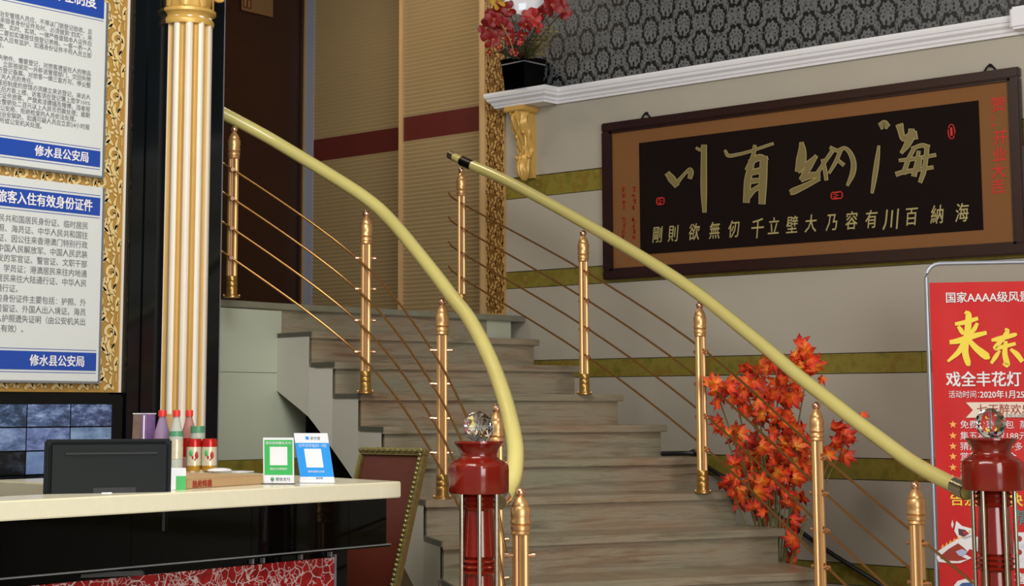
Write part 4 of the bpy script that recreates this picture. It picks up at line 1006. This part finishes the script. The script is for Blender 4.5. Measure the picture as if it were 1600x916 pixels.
# ------------------------------------------------------------------ red banner on a tubular stand
def banner():
    tl = atD(1452, 442, 7.3)
    # direction: text lines vanish far left, frame slightly turned to the viewer
    fh = Vector((fwd.x, fwd.y, 0)).normalized(); xd = (right * .972 - fh * .235).normalized(); up = Vector((0, 0, 1)); n = xd.cross(up)
    if n.dot(-tl) < 0: n = -n
    # shift so that the left tube stands at px 1449
    o = thing('banner_stand', 'red activity banner on a grey tubular stand by the striped wall', 'banner', (tl.x + .35, tl.y - .05, 0))
    W = .80; top = tl.z; z0 = .12; base = Vector((tl.x, tl.y, 0))
    def P(u, z, o_=0): return base + xd * u + Vector((0, 0, z)) + n * o_
    # gentle ripples
    vs = []; fs = []; nu, nv = 24, 30
    for j in range(nv + 1):
        for i in range(nu + 1):
            u = W * i / nu; z = z0 + (top - z0) * j / nv; vs.append(P(u, z, .0015 * math.sin(i * 1.1 + j * .25) * (1 if 0 < i < nu else 0)))
    for j in range(nv):
        for i in range(nu): a = j * (nu + 1) + i; fs.append((a, a + 1, a + nu + 2, a + nu + 1))
    k = len(vs); vs += [v - n * .002 for v in vs[:k]]; fs += [tuple(i + k for i in f[::-1]) for f in fs]
    m_ = MB(); m_.add(vs, fs); m_.smooth = True; sheet = m_.build('banner_sheet', 'banner', o)
    r = .0095; tz = top + .085; cr = .06
    path = [P(-.012, 0)] + [P(-.012, .5), P(-.012, 1.0), P(-.012, tz - cr)] + [P(-.012 + cr - cr * math.cos(a), tz - cr + cr * math.sin(a)) for a in (.3, .6, .9, 1.2, PI / 2)] + [P(W * .5, tz)] + [P(W + .012 - cr + cr * math.sin(a), tz - cr + cr * math.cos(a)) for a in (0, .3, .6, .9, 1.2, PI / 2)] + [P(W + .012, 1.0), P(W + .012, 0)]
    MB().tube([p - n * .012 for p in path], r, 10).build('tube_frame', 'tube_grey', o)
    for u in (0, W): MB().tube([P(u, .012, .22), P(u, .012, -.22)], .011, 8).build('foot', 'tube_grey', o)
    MB().tube([P(0, .10, -.012), P(W, .10, -.012)], .008, 8).build('cross_bar', 'tube_grey', o)
    O = .004
    # pixel -> (u,z) on the banner plane
    def uv(px, py):
        r_ = ray(px, py); org = Vector((0, 0, E)); den = r_.dot(n); t = (P(0, 0) - org).dot(n) / den; q = org + r_ * t; return (q - base).dot(xd), q.z
    def T(s, px, py, hpx, mat, name='lettering', bold=0, sx=1, align='LEFT', **kw):
        u, z = uv(px, py); text(s, frame(P(u, z, O), xd, up), hpx * 7.2 / F * 1.12, mat, sheet, name=name, bold=bold, sx=sx, align=align, **kw)
    T('国家AAAA级风景区', 1477, 472, 16, 'white_print', bold=.0006, sx=.93)
    def cvb(x, y): u, z = uv(1420 + x / 3.055, 400 + y / 3.055); return P(u, z, O)
    lai = [[(225, 325, 14), (265, 318, 20), (325, 300, 16)], [(272, 270, 14), (285, 285, 28), (280, 360, 30), (268, 450, 30), (282, 510, 26), (290, 520, 10)], [(238, 340, 14), (250, 358, 20), (258, 372, 12)], [(325, 325, 14), (312, 350, 20), (296, 368, 12)], [(200, 412, 18), (240, 405, 26), (300, 385, 26), (366, 368, 16)], [(265, 400, 18), (240, 455, 24), (188, 502, 10)], [(285, 400, 18), (320, 440, 28), (368, 478, 34), (382, 488, 10)]]
    dong = [[(398, 402, 12), (430, 396, 22), (500, 378, 18), (512, 374, 10)], [(462, 350, 10), (470, 362, 20), (445, 400, 20), (410, 440, 18), (440, 436, 18), (505, 420, 14)], [(462, 412, 16), (458, 470, 24), (470, 520, 24), (452, 515, 10)], [(432, 455, 10), (415, 480, 20), (395, 510, 12)], [(488, 448, 12), (515, 470, 24), (538, 500, 20)]]
    for st_ in (lai, dong): mb = MB(); ribbon(mb, st_, cvb, grow=2, thick=.0008, nrm=n); mb.build('large_lettering', 'yellow_print', sheet)
    T('浦', 1600, 566, 53, 'yellow_print', 'large_lettering', bold=.003, sx=.85, shear=.1)
    T('戏全丰花灯', 1478, 602, 22, 'white_print', bold=.0014, sx=.92); 
    T('活动时间：', 1482, 621, 11, 'white_print', sx=.86); T('2020年1月25日', 1531, 621.5, 12, 'white_print', bold=.0006, sx=.9)
    # ribbon with swallow tail
    a = [uv(1509, 629), uv(1640, 628), uv(1640, 652), uv(1509, 653), uv(1520, 641)]
    MB().extr([P(u, z, O) for u, z in a], n * .0006).build('ribbon_print', plain('cream_print', 'e4d5c4', .5), sheet)
    O2 = O; 
    u, z = uv(1526, 646); text('七天醉欢乐', frame(P(u, z, O + .001), xd, up), 17 * 7.2 / F, 'red_ink_dull', sheet, bold=.0003, sx=.98)
    u, z = uv(1570, 652); text('全程互动精彩', frame(P(u, z, O + .001), xd, up), 6 * 7.2 / F, 'ink', sheet)
    rows = [(664, '免费品尝面包  蒸糕'), (681.5, '集五福领取188元'), (698, '猜灯谜奖品多多少'), (714, '赏花灯游园 金'), (731, '逛庙会玩具大'), (748, '看灯展最品'), (764, '放河灯花灯')]
    for i, (yy, s) in enumerate(rows):
        u, z = uv(1489, yy - .5); R = .017; pts = [P(u + (R if q % 2 == 0 else R * .42) * math.sin(q * PI / 5), z + (R if q % 2 == 0 else R * .42) * math.cos(q * PI / 5), O) for q in range(10)]
        MB().extr(pts, n * .0006).build('star', 'star', sheet)
        T(s, 1500, yy + 4.5, 12, 'white_print', sx=1.0)
    T('告别烦恼快乐无限', 1484, 788, 19, 'yellow_print', bold=.0008, sx=1.02)
    T('精彩', 1581, 818, 22, plain_key('teal_print', '2f8a80'), bold=.001, shear=.2)
    a = [uv(1584, 832), uv(1660, 832), uv(1660, 888), uv(1584, 888)]
    MB().extr([P(u_, z_, O) for u_, z_ in a], n * .0006).build('white_field', 'card', sheet)
    for yy in (842, 863):
        u, z = uv(1592, yy); MB().tube([P(u, z, O), P(u, z, O + .0012)], .0125, 16).build('red_dot', 'red_ink_dull', sheet)
    T('活动内容', 1585, 857, 7, 'navy_print'); T('猜灯谜', 1585, 879, 7, 'navy_print')
    T('喜迎新春', 1585, 911, 16, 'white_print', bold=.0014)
    # festive dragon-like head drawing, lower left of the banner
    def poly(pts, mat, off, name): MB().extr([P(*uv(x, y), O + off) for x, y in pts], n * .0006).build(name, mat, sheet)
    g = 'drawing'
    poly([(1463, 872), (1466, 861), (1478, 853), (1495, 842), (1517, 836), (1530, 840), (1528, 862), (1515, 858), (1508, 866), (1518, 872), (1500, 880), (1482, 880), (1466, 878)], 'white_print', 0, g)
    poly([(1470, 868), (1482, 858), (1497, 849), (1506, 856), (1514, 864), (1503, 870), (1512, 874), (1496, 877), (1478, 876), (1469, 873)], 'frame_dark' if False else 'red_ink_dull', .0008, g)
    poly([(1494, 814), (1503, 822), (1518, 826), (1520, 838), (1508, 843), (1497, 840), (1491, 830)], 'white_print', 0, g)
    poly([(1497, 826), (1508, 828), (1514, 834), (1506, 839), (1498, 836)], plain_key('plum_print', '4a1830'), .0008, g)
    poly([(1504, 831), (1509, 830), (1511, 834), (1506, 836)], 'red_ink', .0016, g)
    for i in range(8): poly([(1470 + i * 6, 857 - i * 3.2), (1473 + i * 6, 850 - i * 3.2), (1475 + i * 6, 855 - i * 3.2)], 'star', .0004, g)
    poly([(1493, 862), (1503, 858), (1512, 862), (1505, 870), (1498, 868)], plain_key('pale_blue_print', 'aab4d8'), .0012, g)
    poly([(1486, 820), (1488, 812), (1490, 820), (1488, 826)], 'white_print', 0, g)
    poly([(1490, 916), (1496, 908), (1510, 904), (1524, 908), (1530, 918)], 'white_print', 0, g); poly([(1498, 916), (1503, 911), (1516, 910), (1522, 917)], 'navy_print', .0008, g)
def plain_key(k, c):
    if k not in M: M[k] = plain(k, c, .5)
    return k
banner()

# ------------------------------------------------------------------ red maple arrangement between stairs and wall
def leaf_mesh():
    out = []
    lobes = [(90, 1.0, .30), (38, .86, .26), (142, .86, .26), (-8, .58, .22), (188, .58, .22)]
    # outline points (angle, radius) by hand, maple-like
    pr = [(-90, .12), (-60, .30), (-30, .42), (-14, .62), (-4, .50), (8, .46), (18, .56), (28, .66), (38, .92), (46, .66), (56, .62), (63, .42), (72, .60), (78, .72), (90, 1.05)]
    pts = [(math.radians(a), r) for a, r in pr]; pts += [(math.radians(180 - a), r) for a, r in pr[-2:0:-1]]
    bm = bmesh.new(); s = .05
    c = bm.verts.new((0, 0, .006)); vs = []
    for a, r in pts:
        x, y = math.cos(a) * r, math.sin(a) * r; vs.append(bm.verts.new((x * s, y * s, -.010 * abs(x) - .012 * r * r + .004 * math.sin(a * 5))))
    for i in range(len(vs)): bm.faces.new((c, vs[i], vs[(i + 1) % len(vs)]))
    for f in bm.faces: f.smooth = False
    me = bpy.data.meshes.new('leaf'); bm.to_mesh(me); bm.free(); me.materials.append(M['leaf']); return me
def maple():
    base = atD(1212, 828, 7.75); base = Vector((base.x, base.y, 0))
    o = thing('artificial_maple', 'tall spray of red and orange artificial maple leaves between stairs and wall', 'plant', base)
    me = leaf_mesh()
    MB().lathe([(.05, 0), (.07, .05), (.06, .22), (.045, .30), (.05, .34)], base, 24).build('vase', 'pot', o)
    cl = [(1238, 560, 30, 24), (1262, 575, 22, 14), (1215, 580, 26, 20), (1180, 590, 26, 24), (1145, 605, 34, 22), (1118, 607, 14, 22), (1205, 615, 30, 28), (1232, 612, 22, 22), (1180, 640, 26, 18), (1215, 650, 26, 14), (1130, 668, 12, 12), (1150, 680, 18, 12), (1222, 685, 36, 24), (1250, 690, 26, 24), (1308, 690, 26, 28), (1325, 680, 10, 20), (1190, 700, 40, 20), (1165, 730, 22, 20), (1210, 730, 34, 28), (1245, 735, 26, 26), (1140, 755, 22, 12), (1165, 765, 20, 20), (1200, 765, 30, 24), (1240, 775, 20, 18), (1190, 800, 18, 18), (1185, 790, 12, 12), (1235, 815, 18, 10), (1238, 855, 10, 20), (1290, 588, 8, 4), (1344, 648, 3, 3), (1240, 880, 5, 4)]
    n = 0; stems = []
    for (cx_, cy_, rx, ry) in cl:
        k = max(1, int(rx * ry / 45))
        for _ in range(k):
            a = random.uniform(0, 2 * PI); q = math.sqrt(random.random())
            px, py = cx_ + rx * q * math.cos(a), cy_ + ry * q * math.sin(a)
            d = 7.78 + random.uniform(-.13, .16)
            p = atD(px, py, d)
            if p.y > WY - .06: p.y = WY - .06
            L = bpy.data.objects.new('leaf', me); C.objects.link(L); L.parent = o; L.location = p - base
            s = random.uniform(.85, 1.4); L.scale = (s, s, s)
            v = (Vector((-p.x, -p.y, .4)).normalized() + Vector((random.gauss(0, .45), random.gauss(0, .45), random.gauss(0, .45)))).normalized()
            L.rotation_euler = (v.to_track_quat('Z', 'Y') @ Matrix.Rotation(random.uniform(-PI, PI), 3, 'Z').to_quaternion()).to_euler()
            n += 1
        stems.append(atD(cx_, cy_, 7.82))
    for p in stems[:-3]:
        if p.y > WY - .05: p.y = WY - .05
        m0 = base.lerp(p, .5); m0.x = base.x + (p.x - base.x) * .25; m0.y = base.y + (p.y - base.y) * .25; m0.z = base.z + (p.z - base.z) * .55
        MB().tube(spline([base + Vector((0, 0, .3)), m0, p], 6), .0035, 6).build('stem', 'stem', o)
maple()

# ------------------------------------------------------------------ flower pot on the ledge
def flowers():
    zt = zc0 + .0885; cy_ = WY - .106; c = onY(818, 145, cy_); cx_ = c.x
    o = thing('flower_pot', 'black square pot of red artificial flowers on the white ledge', 'plant', (cx_, cy_, zt))
    rot = Matrix.Rotation(math.radians(-4), 4, 'Z'); 
    def fr(s0, s1, z0, z1, name, mat):
        vs = [(sx * s / 2, sy * s / 2, z) for s, z in ((s0, z0), (s1, z1)) for sx, sy in ((-1, -1), (1, -1), (1, 1), (-1, 1))]
        vs = [Vector((cx_, cy_, 0)) + (rot @ Vector((v[0], v[1], v[2]))) for v in vs]
        return MB().add(vs, [(3, 2, 1, 0), (4, 5, 6, 7), (0, 1, 5, 4), (1, 2, 6, 5), (2, 3, 7, 6), (3, 0, 4, 7)]).build(name, mat, o)
    fr(.155, .186, zt, zt + .165, 'pot_body', 'pot'); fr(.184, .186, zt + .150, zt + .157, 'silver_line', 'silver'); fr(.186, .190, zt + .165, zt + .185, 'pot_rim', 'pot')
    pb = (rot @ Vector((.0, -.074, 0))); MB().ball(Vector((cx_ + pb.x + .03, cy_ + pb.y + .02, zt + .05)), .006, 8, 5).build('silver_stud', 'silver', o)
    D = 9.15
    base = Vector((cx_, cy_, zt + .18))
    def petal(mb, c0, dirv, nrm, L, W):
        dirv = dirv.normalized(); sd = dirv.cross(nrm).normalized(); vs = [c0]
        for t, w_, h in ((.3, .7, .1), (.65, 1, .12), (.9, .6, .03)): vs += [c0 + dirv * L * t + sd * W * w_ / 2 + nrm * L * (h - .05), c0 + dirv * L * t + nrm * L * h, c0 + dirv * L * t - sd * W * w_ / 2 + nrm * L * (h - .05)]
        vs.append(c0 + dirv * L - nrm * L * .05)
        mb.add(vs, [(0, 1, 2), (0, 2, 3), (1, 4, 5, 2), (2, 5, 6, 3), (4, 7, 8, 5), (5, 8, 9, 6), (7, 10, 8), (8, 10, 9)]); mb.smooth = True
    tow = -fwd
    for (px, py, r, mt, n) in ((782, 22, .075, 'petal', 9), (760, 44, .062, 'petal', 6), (770, 62, .05, 'petal', 6), (832, 28, .058, 'petal_pink', 8), (838, 42, .04, 'petal_pink', 6), (862, 8, .065, 'petal', 8), (880, 18, .05, 'petal', 7), (813, 66, .022, 'petal_pink', 5), (803, 82, .026, 'petal', 5), (765, 82, .018, 'petal', 5), (776, 0, .05, 'gold_flower', 8), (790, 45, .05, 'petal', 7), (845, 22, .045, 'petal', 6), (778, 74, .018, 'petal_pink', 5), (772, 30, .05, 'petal', 7), (795, 15, .045, 'petal', 6), (872, 6, .05, 'petal', 6), (822, 38, .04, 'petal', 6), (815, 55, .035, 'petal', 6), (798, 62, .035, 'petal', 6)):
        c0 = atD(px, py, D - random.uniform(0, .12)); mb = MB()
        for i in range(n):
            a = 2 * PI * i / n + random.uniform(-.3, .3); nr = (tow + Vector((random.gauss(0, .55), random.gauss(0, .55), random.gauss(0, .55)))).normalized()
            petal(mb, c0, right * math.cos(a) - down * math.sin(a) + nr * random.uniform(-.1, .7), nr, r * random.uniform(.85, 1.25), r * .8)
        q = mb.build('flower', mt, o); MB().ball(c0 + tow * .006, .005, 8, 5).build('flower_centre', 'gold_flower', q)
        MB().tube(spline([base, base.lerp(c0, .5) + Vector((0, 0, .02)), c0 - tow * .01], 4), .0022, 5).build('stem', 'frond_dark', o)
    def frond(px, py, n, mt, L):
        tip = atD(px, py, D + random.uniform(-.05, .05)); mb = MB(); ax = spline([base, base.lerp(tip, .5), tip], 5); mb.tube(ax, .002, 5)
        for i in range(n):
            t = .35 + .65 * i / n; p = ax[int(t * (len(ax) - 1))]; dr = (ax[-1] - ax[0]).normalized()
            for s in (-1, 1):
                v = (dr * .6 + right * s * .8 + tow * random.uniform(-.2, .4)).normalized(); petal(mb, p, v, tow, L * (1.15 - t * .5), L * .22)
        mb.build('frond', mt, o)
    for a in ((850, 30, 6, 'frond_dark', .045), (870, 45, 7, 'frond', .045), (790, 60, 6, 'frond_dark', .045), (830, 50, 6, 'frond_dark', .045), (805, 68, 6, 'frond_dark', .04), (845, 66, 6, 'frond_dark', .04), (770, 70, 5, 'frond_dark', .04), (862, 38, 7, 'frond', .045), (868, 62, 6, 'frond', .04), (852, 60, 6, 'frond', .045), (845, 45, 5, 'frond', .035), (858, 80, 5, 'frond', .035), (800, 55, 6, 'frond_dark', .04), (812, 50, 5, 'frond', .03), (785, 84, 5, 'frond_dark', .035), (825, 60, 6, 'frond_dark', .035), (775, 78, 5, 'frond_dark', .03), (838, 78, 5, 'frond_dark', .03), (795, 72, 5, 'petal', .04), (806, 40, 5, 'petal', .04)): frond(*a)
    MB().tube(spline([atD(783, 37, D - .14), atD(795, 58, D - .15), atD(803, 82, D - .14)], 5), .003, 6).build('twig', 'frond', o)
    # white card tucked in the bouquet
    P0 = [atD(787, 14, D - .02), atD(824, 27, D - .02), atD(850, 4, D - .02), atD(848, -22, D - .02), atD(790, -22, D - .02)]
    MB().extr(P0, fwd * .003).build('gift_card', 'card', o)
    P0 = [atD(810, 6, D - .022), atD(822, 4, D - .022), atD(822, 14, D - .022), atD(811, 16, D - .022)]
    MB().extr(P0, fwd * .001).build('grey_patch', 'steel_edge', o)
flowers()

# black cable along the wall
pts = [onZ(1046, 706, ztop[5] + .012)] + [onZ(1062, 710, ztop[5] + .012)] + [onY(x, y, WY - .06) for x, y in ((1095, 722), (1120, 739), (1150, 758), (1200, 794), (1246, 827), (1296, 863), (1369, 909), (1450, 960), (1560, 1030))]
pts[0] = Vector((-4.80, 7.06, ztop[5] + .012)); pts[1] = Vector((-4.62, 7.10, ztop[5] + .012))
o = thing('power_cable', 'black power cable running down along the wall behind the stairs', 'cable', (pts[1].x, pts[1].y, ztop[5]))
MB().tube(spline(pts, 6), .012, 8).build('cord', 'cord', o)
MB().ball(pts[1] + Vector((0, 0, .008)), .03, 10, 7, (1.4, 1.0, .6)).build('plug', 'cord', o)
